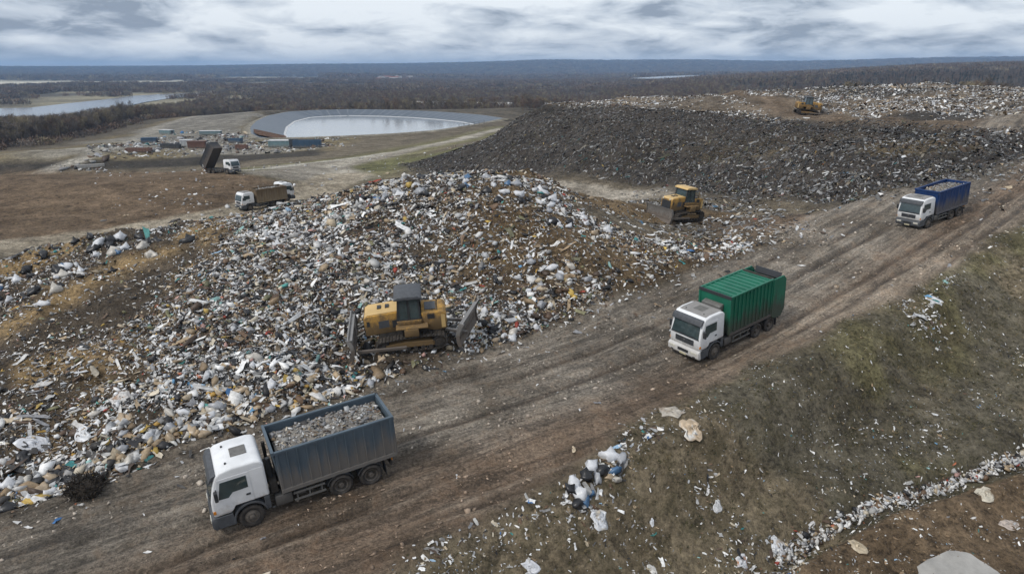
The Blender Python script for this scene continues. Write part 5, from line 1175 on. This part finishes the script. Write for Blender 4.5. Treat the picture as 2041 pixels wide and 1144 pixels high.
restx = np.array([x[q] for q in range(len(x)) if q not in indset]); resty = np.array([y[q] for q in range(len(x)) if q not in indset])
# ---- scattered proto collections for woods that read as one mass
def hidden_coll(name, objs):
    c = bpy.data.collections.new(name)
    for o in objs: c.objects.link(o)
    return c
def joined(tm, cm, name):
    """one object of trunk and crown for use inside a wood"""
    bm = bmesh.new(); bm.from_mesh(tm); bm2 = bpy.data.meshes.new(name); bm.to_mesh(bm2); n1 = len(bm.faces); bm.from_mesh(cm); bm.to_mesh(bm2); bm.free(); bm2.materials.append(cm.materials[0])
    mi = np.ones(len(bm2.polygons), np.int32); bm2.polygons.foreach_set('material_index', np.zeros(len(bm2.polygons), np.int32)); 
    bm2.materials.clear(); bm2.materials.append(cm.materials[0]); return bpy.data.objects.new(name, bm2)
CW = hidden_coll('wood_pieces', [joined(TREES[k][0], TREES[k][1][q], 'wood_tree') for k in range(7) for q in (0, 0, 1, 2)][:20])
CE = hidden_coll('conifer_pieces', [joined(TREES[7][0], TREES[7][1][0], 'wood_conifer')])
def clump(r, tone, spike=False):
    """patch of canopy, about 18 m across, for woods too far off to tell trees apart"""
    V, F = [], []; k = 0
    for j in range(110):
        a = r.uniform(0, 6.283); q = 9 * r.uniform(0, 1) ** .5; z = r.uniform(1, 9.5) * (1 - .3 * (q / 9) ** 2); p = Vector((q * math.cos(a), q * math.sin(a), z)); d = Vector((r.normal(0, .5), r.normal(0, .5), r.uniform(.3, 1.0))).normalized() * r.uniform(1.6, 4.0); w = d.cross(Vector(r.normal(0, 1, 3))).normalized() * r.uniform(.35, .9)
        V += [p - w, p + w, p + d]; F.append((k, k + 1, k + 2)); k += 3
    return bpy.data.objects.new('canopy_clump', np_mesh('canopy_clump', np.array([tuple(v) for v in V]), np.array(F), M_TWIG[tone]))
CF = hidden_coll('canopy_pieces', [clump(rt, q) for q in (0, 0, 1, 1, 0, 1, 0, 2)]); CD = hidden_coll('dark_canopy_pieces', [clump(rt, q) for q in (3, 3, 0)])
def gn_scatter(name, x, y, coll, smin, smax, label, cat='wood', z=None):
    zz = gzat(x, y) - .1 if z is None else z; me = bpy.data.meshes.new(name); n = len(x); me.vertices.add(n); me.vertices.foreach_set('co', np.stack([x, y, zz], 1).astype(np.float32).ravel())
    o = link(bpy.data.objects.new(name, me)); tag(o, label, cat, None, 'stuff')
    g = bpy.data.node_groups.new(name, 'GeometryNodeTree'); g.interface.new_socket('Geometry', in_out='INPUT', socket_type='NodeSocketGeometry'); g.interface.new_socket('Geometry', in_out='OUTPUT', socket_type='NodeSocketGeometry')
    i_ = g.nodes.new('NodeGroupInput'); o_ = g.nodes.new('NodeGroupOutput'); ip = g.nodes.new('GeometryNodeInstanceOnPoints'); ci = g.nodes.new('GeometryNodeCollectionInfo'); ci.inputs['Collection'].default_value = coll; ci.inputs['Separate Children'].default_value = True; ci.inputs['Reset Children'].default_value = True
    rv = g.nodes.new('FunctionNodeRandomValue'); rv.data_type = 'FLOAT'; rv.inputs[2].default_value = smin; rv.inputs[3].default_value = smax
    rz = g.nodes.new('FunctionNodeRandomValue'); rz.data_type = 'FLOAT_VECTOR'; rz.inputs[0].default_value = (0, 0, 0); rz.inputs[1].default_value = (0, 0, 6.283); rz.inputs['Seed'].default_value = 5
    ip.inputs['Pick Instance'].default_value = True
    L = g.links.new; L(i_.outputs[0], ip.inputs['Points']); L(ci.outputs[0], ip.inputs['Instance']); L(rv.outputs[1], ip.inputs['Scale']); L(rz.outputs[0], ip.inputs['Rotation']); L(ip.outputs[0], o_.inputs[0])
    m_ = o.modifiers.new('scatter', 'NODES'); m_.node_group = g; return o
gn_scatter('valley_wood', restx, resty, CW, .5, 1.25, 'grey brown bare winter wood filling the valley by the river')
xq, yq = in_poly(zpoly([(-220,330,-13.5),(0,304,-14),(110,291,-14),(210,268,-14),(310,246,-14.5),(430,226,-15),(520,216,-15.5),(520,208,-17),(420,214,-17),(300,232,-16),(200,254,-15.5),(100,275,-15),(0,288,-15)]), 1500, rw); kq = fbm(xq / 14, yq / 14, 138, 3) > .44
gn_scatter('scrub', xq[kq], yq[kq], CF, .16, .42, 'low grey scrub along the near edge of the valley wood', 'scrub')
# wood behind the pond, right of the river, up to the ridge of the heap
def fan(a0, a1, r0, r1, n, r_):
    a = r_.uniform(a0, a1, n); q = np.sqrt(r_.uniform(r0 ** 2, r1 ** 2, n)); return q * np.sin(a), q * np.cos(a)
x, y = fan(-.35, .42, 505, 1500, 20000, rw); k = (poly_sd(x, y, RIVER_P) < -10) & (poly_sd(x, y, RIM_P) < -35) & (poly_sd(x, y, WOOD_L) < 0) & (fbm(x / 120, y / 120, 131, 3) > .36); x, y = x[k], y[k]
CB = hidden_coll('brown_pieces', [joined(TREES[k][0], TREES[k][1][q], 'brown_tree') for k, q in ((0, 1), (1, 1), (2, 2), (3, 1), (4, 2), (5, 1))])
kb = fbm(x / 110 + 3, y / 110, 139, 3) + rw.normal(0, .04, len(x)) > .52
gn_scatter('middle_wood', x[~kb], y[~kb], CW, .6, 1.1, 'grey winter wood behind the lined pond'); gn_scatter('brown_wood', x[kb], y[kb], CB, .5, .95, 'reddish brown winter wood behind the lined pond')
x, y = fan(.0, .8, 290, 620, 3600, rw); k = (poly_sd(x, y, PLAT_P) < -25) & (poly_sd(x, y, DARK_P) < -30) & (poly_sd(x, y, RIM_P) < -45); x, y = x[k], y[k]
gn_scatter('ridge_wood', x, y, CW, .7, 1.05, 'winter wood rising behind the waste plateau')
x, y = fan(.12, .85, 560, 2000, 20000, rw); k = np.arctan2(x, y) + .28 * (fbm(x / 260, y / 260, 137, 3) - .5) + rw.normal(0, .03, len(x)) > .36; x, y = x[k], y[k]; CH = hidden_coll('hill_pieces', [joined(TREES[k][0], TREES[k][1][q], 'hill_tree') for k, q in ((0, 0), (2, 1), (3, 0), (5, 1), (4, 0), (7, 0), (7, 0))]); gn_scatter('hill_wood', x, y, CH, .55, 1.0, 'dark winter wood on the hillside behind the plateau')
x, y = fan(-.85, .85, 1350, 3200, 44000, rw); aa = np.arctan2(x, y); rr2 = np.hypot(x, y)
k = (poly_sd(x, y, RIVER_P) < -15) & (fbm(x / 330, y / 200, 132, 3) > np.where(aa < -.2, .57, .32)) & (poly_sd(x, y, LAKE) < -20); x, y = x[k], y[k]
gn_scatter('far_wood', x, y, CF, .8, 1.25, 'far woods of the valley floor')
x, y = fan(-.8, -.28, 800, 2400, 9000, rw); k = (fbm(x / 160, y / 60, 133, 3) > .56) & (poly_sd(x, y, RIVER_P) < -8); gn_scatter('hedgerow_wood', x[k], y[k], CF, .5, .9, 'dark hedgerows between the fields beyond the river')
x, y = fan(-.85, .85, 3200, 9300, 60000, rw); aa = np.arctan2(x, y); rr2 = np.hypot(x, y); k = (np.where((aa < -.26) & (rr2 < 4700), fbm(x / 900, y / 300, 72, 3) < .45, True)) & (poly_sd(x, y, LAKE) < -30); x, y = x[k], y[k]
gn_scatter('horizon_wood', x, y, CF, 1.2, 2.6, 'wooded hills on the horizon')
x, y = fan(.3, .85, 700, 1900, 1200, rw); k = fbm(x / 200, y / 200, 135, 3) > .52; gn_scatter('conifer_wood', x[k], y[k], CE, .6, .9, 'dark conifers on the hillside behind the plateau')
x, y = in_poly(zpoly([(920,217,-10),(1050,221,-9),(1090,212,-9),(1100,205,-12),(1060,203,-16),(930,206,-16)]), 400, rw)
for q in range(min(34, len(x))): tree(float(x[q]), float(y[q]), int(rw.integers(0, 8)), 0, float(rw.uniform(.5, .8)), 'dark bare tree standing beyond the far end of the lined pond', 'dark trees beyond the pond')

# ------------------------------------------------------------------ yard: containers, tank, huts, scrap
M_CB = paint('container_blue', (.045, .085, .14), .6, .8, (.2, .18, .15), -.5, 1.5); M_CT = paint('container_teal', (.16, .24, .26), .6, .8, (.25, .23, .2), -.5, 1.5); M_CW = paint('container_white', (.55, .56, .56), .5, .5, (.3, .27, .22), -.5, 1.5)
M_CR = paint('container_rust', (.15, .08, .06), .6, .6, (.18, .15, .12), -.5, 1.5); M_CK = paint('container_dark', (.05, .055, .06), .6, .5, (.15, .13, .11), -.5, 1.5)
def container(label, px, py, z, L, Wd, Hh, rot, mat, open_top=False, name='container', cat='container'):
    x, y = zpt(px, py, z); g_ = float(gzat(np.array([x]), np.array([y]))[0]); root = empty(name, (x, y, g_ - .05), (0, 0, R(rot))); tag(root, label, cat, 'containers and huts in the lower yard')
    b = MB(); n = max(4, int(L / .9))
    if open_top:
        t_ = .12; b.box(-L / 2, L / 2, -Wd / 2, Wd / 2, .15, .35)
        for s_ in (-1, 1): b.box(-L / 2, L / 2, *sorted((s_ * Wd / 2, s_ * (Wd / 2 - t_))), .35, Hh).box(*sorted((s_ * L / 2, s_ * (L / 2 - t_))), -Wd / 2 + t_, Wd / 2 - t_, .35, Hh)
    else: b.box(-L / 2, L / 2, -Wd / 2, Wd / 2, .15, Hh)
    b.build('shell', mat, root, .04)
    for s_ in (-1, 1):
        for k in range(n): xk = -L / 2 + L * (k + .5) / n; MB().box(xk - .1, xk + .1, *sorted((s_ * Wd / 2, s_ * (Wd / 2 + .09))), .25, Hh - .1).build('rib', mat, root)
    if not open_top: MB().box(-L / 2 - .15, L / 2 + .15, -Wd / 2 - .15, Wd / 2 + .15, Hh + .003, Hh + .16).build('roof', M_CW if cat == 'hut' else mat, root, .03); MB().box(L / 2 + .002, L / 2 + .06, -.6, .5, .3, min(2.3, Hh - .2)).build('door', M_CK, root)
    return root
container('long deep blue open container beside the yard road, largest of the yard', 613, 293, -9.1, 9.5, 4.0, 2.6, 8, M_CB, True)
container('pale teal hut with white roof next to the deep blue container', 560, 292, -9.3, 8, 4, 2.3, 4, M_CT, False, 'yard_hut', 'hut')
container('small dark container between teal hut and blue container', 586, 292, -9.2, 2.6, 2.4, 2.6, 0, M_CK)
container('rust red container behind the raised tipper body', 394, 297, -9.8, 6, 2.4, 2.4, 12, M_CR)
container('white box hut left of the rust red container', 372, 294, -9.8, 4, 2.4, 2.4, 20, M_CW, False, 'yard_hut', 'hut')
container('pale blue long hut at the upper end of the yard', 420, 267, -9.9, 9, 2.6, 1.7, 6, M_CT, False, 'yard_hut', 'hut')
container('teal hut far left in the yard beside dark sheeting', 332, 262, -10, 6, 3, 1.9, -14, M_CT, False, 'yard_hut', 'hut')
container('dark open skip near the lower edge of the yard', 333, 299, -9.9, 3.6, 2.2, 1.6, 0, M_CK, True, 'skip', 'skip')
container('second dark open skip near the lower edge of the yard', 350, 300, -9.9, 3.6, 2.2, 1.6, 5, M_CK, True, 'skip', 'skip')
container('blue skip half way along the yard', 470, 285, -9.8, 5, 2.3, 1.7, -8, M_CB, True, 'skip', 'skip')
container('rusty brown skip right of the raised tipper body', 482, 297, -9.6, 4, 2.3, 1.8, 3, M_CR, True, 'skip', 'skip')
container('blue flat container at the left side of the yard', 298, 283, -10.2, 5.5, 2.4, 1.9, 10, M_CB)
container('long brown open container at the front edge of the yard', 278, 308, -9.9, 8, 2.4, 1.4, 4, M_CR, True)
ry = np.random.default_rng(44)
YC = [(310,280),(340,272),(380,285),(395,280),(440,282),(455,292),(500,291),(520,287),(405,262),(365,262),(350,285),(430,296),(500,278),(640,296),(655,297),(260,290),(150,322),(180,324),(300,270),(470,275),(530,296),(320,290),(450,270),(485,270),(660,282)]
XX, YY_, CC_ = [], [], []
for q, (a, b) in enumerate(YC):
    x, y = zpt(a, b, -9.9); n = 34; XX.append(x + ry.normal(0, 4.5, n)); YY_.append(y + ry.normal(0, 2.2, n)); CC_.append(colours(n, [{'white': 26, 'grey': 50, 'blue': 8, 'teal': 10}, {'black': 30, 'brown': 30, 'grey': 30, 'red': 4}, {'grey': 50, 'tan': 30, 'white': 14}][q % 3], ry))
xg, yg = fan(-.55, -.22, 225, 330, 2200, ry); kk = bil(xg, yg, sd_y) > 3; XX.append(xg[kk]); YY_.append(yg[kk]); CC_.append(colours(kk.sum(), {'white': 20, 'grey': 36, 'brown': 20, 'black': 20}, ry))
xg, yg = fan(-.55, -.02, 75, 200, 1500, ry); kk = ry.uniform(0, 1, len(xg)) < .35 + .65 * (np.hypot(xg + 45, yg - 112) < 14); XX.append(xg[kk]); YY_.append(yg[kk]); CC_.append(colours(kk.sum(), {'white': 50, 'grey': 30, 'tan': 15}, ry))
x = np.concatenate(XX); y = np.concatenate(YY_); cl = np.concatenate(CC_); n = len(x); d_ = np.hypot(x, y); sz = np.clip(np.exp(ry.normal(math.log(.36), .55, n)), .12, 1.5) * np.where(d_ < 205, .45, 1)
stuff('yard_scrap', scatter_mesh('yard_scrap', np.stack([x, y, gzat(x, y)], 1), gnormal(x, y, 1.), sz, ry.integers(0, 38, n), cl, PB + PS + PC, WASTE, ry, .4), 'scrap and sheeting strewn over the lower yard and brown platform', 'scrap')
# posts of the fence at the right end of the pond
M_POST = plain('fence_post', (.16, .15, .14), .8)
fpts = zpoly([(915,256,-8.6),(925,255,-8.6),(935,253.5,-8.6),(945,252,-8.6),(955,250,-8.6),(965,247.5,-8.6)])
fr_ = empty('pond_fence', (fpts[0][0], fpts[0][1], -9)); tag(fr_, 'short wire fence on posts at the corner of the lined pond', 'fence')
base = Vector(fr_.location)
for (a, b) in fpts:
    g_ = float(gzat(np.array([a]), np.array([b]))[0]); MB().box(a - .1 - base.x, a + .1 - base.x, b - .1 - base.y, b + .1 - base.y, g_ - .2 - base.z, g_ + 1.9 - base.z).build('post', M_POST, fr_)
for zz in (.7, 1.7):
    for (a, b), (c, d) in zip(fpts[:-1], fpts[1:]):
        ga_, gb_ = float(gzat(np.array([a]), np.array([b]))[0]), float(gzat(np.array([c]), np.array([d]))[0]); MB().bar(Vector((a, b, ga_ + zz)) - base, Vector((c, d, gb_ + zz)) - base, .06).build('wire', M_POST, fr_)
# concrete culvert head on the bank below the platform
cx_, cy_ = zpt(178, 326, -10.5); cv_ = empty('culvert', (cx_, cy_, float(gzat(np.array([cx_]), np.array([cy_]))[0])), (0, 0, R(25))); tag(cv_, 'pale concrete culvert head in the dark bank', 'culvert')
M_CONC = plain('pale_concrete', (.34, .33, .31), .85, sc=1.5)
MB().prism([(-4, -2.5), (4, -2.5), (4, .8), (-4, .8)], -.5, .5).build('headwall', M_CONC, cv_, .05); MB().prism([(-.8, -2.6), (2.6, -2.6), (2.6, -1.2), (-.8, -.4)], -3.8, -.5).build('apron', M_CONC, cv_, .05)
# greenhouses beyond the wood and the far village
M_FW = plain('white_wall', (.62, .62, .60), .7); M_FR = plain('grey_roof', (.22, .20, .19), .8); M_FRR = plain('red_roof', (.22, .09, .06), .8)
rh = np.random.default_rng(55)
def house(px, py, z, L, Wd, Hh, label, group, name='house', roof=None):
    x, y = zpt(px, py, z); g_ = float(gzat(np.array([x]), np.array([y]))[0]); root = empty(name, (x, y, g_), (0, 0, rh.uniform(-.4, .4))); tag(root, label, 'house' if name == 'house' else 'greenhouse', group)
    MB().box(-L / 2, L / 2, -Wd / 2, Wd / 2, -1, Hh).build('wall', M_FW, root)
    V = [(-L / 2 - .4, -Wd / 2 - .4, Hh), (L / 2 + .4, -Wd / 2 - .4, Hh), (L / 2 + .4, Wd / 2 + .4, Hh), (-L / 2 - .4, Wd / 2 + .4, Hh), (-L / 2 - .4, 0, Hh + Wd * .35), (L / 2 + .4, 0, Hh + Wd * .35)]
    MB().add(V, [(0, 1, 5, 4), (2, 3, 4, 5), (0, 4, 3), (1, 2, 5), (3, 2, 1, 0)]).build('roof', roof or M_FR, root)
for q, (a, b) in enumerate([(842,207),(866,208),(884,207.5),(905,208),(1000,207),(1030,209),(940,206),(968,207.5)]): house(a, b, -19, rh.uniform(16, 26), 12, rh.uniform(3, 4.5), 'long white greenhouse among the trees behind the lined pond', 'white greenhouses behind the pond', 'greenhouse', M_FW)
for q in range(26): house(rh.uniform(735, 830), rh.uniform(153, 161), -20, rh.uniform(14, 40), rh.uniform(10, 16), rh.uniform(7, 14), 'small white house in the far village below the hills', 'houses of the far village', roof=[M_FR, M_FRR][q % 2])
for q in range(7): house(rh.uniform(600, 720), rh.uniform(158, 166), -22, 14, 10, 6, 'small white house in the far woods left of the village', 'houses in the far woods', roof=M_FR)

# ------------------------------------------------------------------ single bags and sheets
BV, BF = subdiv(*ico())
M_BAG = attr_material('bag_film', .38, .5, (.8, 1.15), 5.0)
def bag_mesh(r, col):
    V = BV.copy(); n = len(V); d = 1 + .22 * np.sin(V[:, 0] * r.uniform(3, 6) + r.uniform(0, 6)) * np.cos(V[:, 1] * r.uniform(3, 6)) + r.uniform(-.26, .24, n); V *= d[:, None]
    V[:, 2] *= r.uniform(.55, .8); V[:, 0] *= r.uniform(1, 1.35); V[V[:, 2] < -.3, 2] = -.3; k = V[:, 2].argmax(); V[k, 2] += .45; V[:, 2] += .28
    c = np.array(col) * r.uniform(.85, 1.1, (n, 1)); return np_mesh('rubbish_bag', V, BF, M_BAG, {'col': c})
def crumple_mesh(r, col, lift=.16, seg=13, name='plastic_sheet', col2=None, holes=.0):
    """crumpled sheet with an uneven outline, draped just above the ground"""
    V, F, C = [], [], []; nr = 9; rad = 1 + .3 * np.array([math.sin(k * 1.7 + 2) * .4 + r.uniform(-.8, .6) for k in range(seg)])
    for j in range(nr):
        q = (j + .0) / (nr - 1)
        for k in range(seg):
            a = 2 * math.pi * (k + .35 * (j % 2)) / seg; rr = (q + .015) * rad[k]; V.append((rr * math.cos(a) + r.uniform(-.05, .05), rr * math.sin(a) + r.uniform(-.05, .05), lift * (.25 + .5 * math.sin(k * 2.4 + j * 1.9) ** 2 + r.uniform(0, .55) if 0 < q < .98 else .3) * (1 - .5 * q))); C.append(np.array(col if col2 is None or math.sin(a * 1.5 + q * 4 + 1) < .72 else col2) * r.uniform(.72, 1.1))
    for j in range(nr - 1):
        for k in range(seg):
            a, b = j * seg + k, j * seg + (k + 1) % seg; F += [(a, b, b + seg), (a, b + seg, a + seg)]
    return np_mesh(name, np.array(V), np.array(F), M_BAG, {'col': np.array(C)})
rb_ = np.random.default_rng(66)
BAGC = {'white': (.62, .63, .65), 'black': (.02, .02, .022), 'tan': (.40, .31, .21), 'grey': (.33, .34, .36), 'blue': (.07, .15, .27), 'dirty white': (.50, .47, .42)}
BAGM = {c: [bag_mesh(rb_, v) for _ in range(4)] for c, v in BAGC.items()}
SHM = {c: [crumple_mesh(rb_, v, .3) for _ in range(3)] for c, v in BAGC.items()}
def put(o, x, y, s, sz=1.0, tilt=True, sink=.08):
    xa, ya = np.array([x]), np.array([y]); n = Vector(gnormal(xa, ya, .4)[0]) if tilt else Vector((0, 0, 1)); q = n.to_track_quat('Z', 'Y'); o.rotation_mode = 'QUATERNION'
    from mathutils import Quaternion
    o.rotation_quaternion = q @ Quaternion((0, 0, 1), rb_.uniform(0, 6.28)); o.scale = (s * rb_.uniform(.9, 1.25), s * rb_.uniform(.65, 1.0), s * sz); o.location = (x, y, float(gzat(xa, ya)[0]) - sink * s)
def bag(x, y, s, c, label, group): o = link(bpy.data.objects.new('rubbish_bag', BAGM[c][rb_.integers(0, 4)])); tag(o, label, 'rubbish bag', group); put(o, x, y, s); return o
ART = {'white': 'white plastic', 'black': 'black plastic', 'tan': 'tan paper', 'grey': 'grey plastic', 'blue': 'blue plastic', 'dirty white': 'dirty white'}
# largest bags showing along the foot of the mound, its left windrow and its crest
zones = [(hit, [(60,985),(140,940),(230,930),(300,890),(360,870),(430,850),(500,835),(180,880),(100,930),(260,850),(340,830),(420,810),(560,810),(640,790),(720,770),(30,1000),(220,960)], 1.6, 74, {'white': 5, 'tan': 5, 'black': 4, 'grey': 3, 'dirty white': 4}, 'at the foot of the mound near the slate grey truck', (.24, .46)),
         (hit, [(30,560),(70,545),(120,525),(160,512),(200,500),(230,495),(20,600),(60,580),(140,540),(250,500)], 1.6, 46, {'black': 6, 'white': 3, 'dirty white': 2, 'blue': .4}, 'in the dark windrow at the left edge of the mound', (.3, .62)),
         (hit, [(880,372),(960,366),(1010,372),(1040,380),(1070,395),(1100,410),(1130,425),(1160,440),(800,380),(740,392)], 1.5, 44, {'white': 5, 'black': 3, 'blue': 1.6, 'grey': 3, 'tan': 1}, 'on the crest of the big mound', (.3, .6)),
         (hit, [(1000,560),(1060,600),(1100,620),(960,640),(1150,600),(1200,575),(1040,640),(980,600),(900,600),(1250,560)], 2.2, 56, {'white': 6, 'grey': 3, 'dirty white': 4, 'black': 3}, 'on the lower face of the mound right of the near bulldozer', (.2, .44)),
         (hit, [(700,740),(760,735),(830,725),(900,715),(960,700),(860,705)], 1.0, 30, {'white': 4, 'tan': 4, 'black': 3, 'dirty white': 3}, 'in the ridge of rubbish below the near bulldozer', (.16, .34))]
for fn, pts, sp_, n, wts, where, (s0, s1) in zones:
    hx, hy_ = hit([p[0] for p in pts], [p[1] for p in pts], h_full); ks = list(wts); pw = np.array([wts[k] for k in ks], float); pw /= pw.sum()
    for q in range(n):
        j = rb_.integers(0, len(pts)); bx_, by_ = float(hx[j] + rb_.normal(0, sp_)), float(hy_[j] + rb_.normal(0, sp_))
        if poly_sd(np.array([bx_]), np.array([by_]), MOUND_P)[0] < .1: continue
        c = ks[rb_.choice(len(ks), p=pw)]; bag(bx_, by_, .72 * float(rb_.uniform(s0, s1)), c, '%s rubbish bag %s' % (ART[c], where), '%s bags %s' % (c, where))
def sheet_obj(px, py, s, col, label, sz=1.0, lift=.16, name='plastic_sheet', cat='plastic sheet', col2=None, sink=0.02, seg=13):
    x, y = H1(px, py); o = link(bpy.data.objects.new(name, crumple_mesh(rb_, col, lift, seg, name, col2))); tag(o, label, cat); put(o, x, y, s, sz, True, sink); return o
WHT = (.70, .71, .73); DW = (.58, .54, .47)
sheet_obj(1195, 1034, .44, WHT, 'round white plastic sheet lying alone on the bank below the row of bags', lift=.22, col2=(.55, .5, .42))
sheet_obj(1553, 1090, .46, WHT, 'round white plastic sheet at the left end of the litter line', lift=.2, col2=(.5, .42, .34))
sheet_obj(1478, 1118, .34, WHT, 'white plastic bag stained orange on one side at the bottom edge', lift=.4, col2=(.45, .2, .08))
sheet_obj(1338, 822, .62, (.46, .42, .36), 'crumpled pale beige sheet at the road edge, upper of the pair', lift=.3, seg=17, col2=(.36, .3, .24))
sheet_obj(1378, 856, .62, (.55, .43, .30), 'crumpled tan and white sheet at the road edge, lower of the pair', lift=.34, seg=17, col2=(.68, .66, .62))
sheet_obj(1862, 598, .5, WHT, 'long white film draped down the bank below the blue truck', lift=.14, col2=(.35, .28, .12))
sheet_obj(165, 865, .62, WHT, 'large white plastic sheet among tan bags at the foot of the mound', lift=.3)
sheet_obj(70, 885, .6, (.66, .67, .7), 'bright white film on the lower left of the mound', lift=.3)
sheet_obj(245, 795, .6, (.63, .62, .6), 'white sheeting bundle above the tan bags of the mound', lift=.3, col2=(.45, .3, .2))
sheet_obj(1965, 985, .45, (.55, .5, .4), 'dirty cream sheet in the brown cut below the litter line', lift=.14, col2=(.3, .25, .18))
sheet_obj(2010, 1045, .4, (.5, .42, .36), 'pale pinkish sheet at the right edge of the brown cut', lift=.14, col2=(.35, .3, .26))
sheet_obj(1710, 1090, .36, (.5, .42, .3), 'pale tan stone like lump in the brown cut', lift=.5, name='rubbish_lump', cat='rubbish')
sheet_obj(1060, 1130, .34, (.62, .63, .66), 'pale film near the bottom of the bank left of the round sheet', lift=.2)
sheet_obj(1300, 1040, .16, WHT, 'narrow curled white film right of the round sheet on the bank', lift=.3)
sheet_obj(1430, 1010, .3, (.6, .6, .6), 'torn white film in the middle of the turf bank', lift=.25)
sheet_obj(1300, 1135, .26, (.62, .6, .56), 'small white film at the lower middle of the turf bank', lift=.25)
# pale dried puddle in the bottom corner
px_ = [(1825,1128),(1850,1110),(1890,1096),(1930,1100),(1960,1120),(1990,1135),(2010,1160),(1900,1175),(1840,1160)]
hx, hy_ = hit([p[0] for p in px_], [p[1] for p in px_], h_full); zc_ = float(gzat(hx, hy_).max()) + .03; M_PUD = plain('dried_silt', (.33, .32, .30), .7, sc=1.2)
def outline(P, n=70, amp=.12):
    q, u = closed_resample(np.array(P), n)
    for _ in range(2): q = .25 * np.roll(q, 1, 0) + .5 * q + .25 * np.roll(q, -1, 0)
    c = q.mean(0); return c + (q - c) * (1 + amp * (fbm(np.arange(n) / 3.0, np.zeros(n), 141, 3)[:, None] - .5))
q_ = outline(list(zip(hx, hy_))); zq = gzat(q_[:, 0], q_[:, 1]); cc_ = q_.mean(0); rg = [q_, cc_ + (q_ - cc_) * .94, cc_ + (q_ - cc_) * .6, cc_ + (q_ - cc_) * .3]
V = np.concatenate([np.column_stack([g_, gzat(g_[:, 0], g_[:, 1]) + d_]) for g_, d_ in zip(rg, (-.03, .035, .05, .05))] + [[(cc_[0], cc_[1], float(gzat(cc_[:1], cc_[1:])[0]) + .06)]]); nq = len(q_); F = []
for j in range(3):
    for k in range(nq): F.append((j * nq + k, j * nq + (k + 1) % nq, (j + 1) * nq + (k + 1) % nq, (j + 1) * nq + k))
me = bpy.data.meshes.new('silt_crust'); me.from_pydata([tuple(v) for v in V], [], F + [(3 * nq + k, 3 * nq + (k + 1) % nq, 4 * nq) for k in range(nq)]); me.materials.append(M_PUD); o = link(bpy.data.objects.new('silt_crust', me)); tag(o, 'large flat pale grey crust in the brown cut at the bottom corner', 'silt crust')
# row of bags tipped on the road edge
for (a, b, s, c, lab) in [(1215,912,.34,'white','white bag at the upper end of the row of bags on the road edge'),(1240,915,.24,'grey','pale grey bag topmost right in the row on the road edge'),(1200,935,.26,'black','black bag below the upper white bag of the roadside row'),(1225,938,.24,'blue','dark blue bag beside the upper white bag of the roadside row'),
                          (1178,932,.30,'white','white bag second from the top of the roadside row'),(1168,948,.30,'black','large black bag in the middle of the roadside row'),(1190,952,.2,'grey','grey bag right of the large black bag in the roadside row'),(1215,950,.16,'tan','small tan bag at the right of the roadside row'),(1228,955,.18,'dirty white','dirty white bag lowest right in the roadside row'),
                          (1142,962,.26,'white','white bag left of the middle in the roadside row'),(1135,975,.26,'black','black bag at the left edge of the roadside row'),(1155,985,.36,'white','large white bag near the lower end of the roadside row'),(1165,998,.2,'blue','bright blue bag against the large white bag of the roadside row'),(1150,1005,.24,'black','black bag at the lower end of the roadside row'),(1178,985,.15,'blue','small blue bag right of the large white bag of the roadside row')]:
    x, y = H1(a, b); bag(x, y, s, c, lab, None)
for o in SC.objects:
    if o.get('group') is None and 'group' in o: del o['group']
# dark burnt root ball at the foot of the mound
rr3 = np.random.default_rng(77); x, y = H1(172, 975); nn = 900; V = []; F = []
dd = rr3.normal(0, 1, (nn, 3)); dd /= np.linalg.norm(dd, axis=1, keepdims=True); dd[:, 2] = np.abs(dd[:, 2])
for k in range(nn):
    p = Vector(dd[k]) * rr3.uniform(.35, .85); p.z *= .75; d = (Vector(dd[k]) + Vector(rr3.normal(0, .8, 3))).normalized() * rr3.uniform(.15, .4); w = d.cross(Vector(rr3.normal(0, 1, 3))).normalized() * .03; V += [p - w, p + w, p + d]; F.append((3 * k, 3 * k + 1, 3 * k + 2))
root = empty('root_ball', (x, y, float(gzat(np.array([x]), np.array([y]))[0]))); tag(root, 'dark tangled root ball at the foot of the mound near the road', 'root ball')
M_ROOT = plain('dark_root', (.035, .028, .022), .95); me = np_mesh('roots', np.array([tuple(v) for v in V]), np.array(F), M_ROOT); link(bpy.data.objects.new('roots', me), root)
Vb = BV * .62; Vb[:, 2] *= .8; Vb *= (1 + rr3.uniform(-.15, .15, (len(Vb), 1))); link(bpy.data.objects.new('soil_core', np_mesh('soil_core', Vb, BF, M_ROOT)), root)
# ------------------------------------------------------------------ haze
M_HZ = bpy.data.materials.new('air'); M_HZ.use_nodes = True; t = M_HZ.node_tree; t.nodes.clear(); mo = t.nodes.new('ShaderNodeOutputMaterial'); pv = t.nodes.new('ShaderNodeVolumePrincipled'); pv.inputs['Color'].default_value = (.40, .64, 1.0, 1); pv.inputs['Density'].default_value = 1.15e-4; pv.inputs['Anisotropy'].default_value = 0.0; t.links.new(pv.outputs[0], mo.inputs['Volume'])
o = MB().box(-9900, 9900, -900, 12900, -60, float(max(gz.max() + 40, 60))).build('haze', M_HZ); tag(o, 'thin blue winter haze over the valley', 'haze', None, 'stuff')
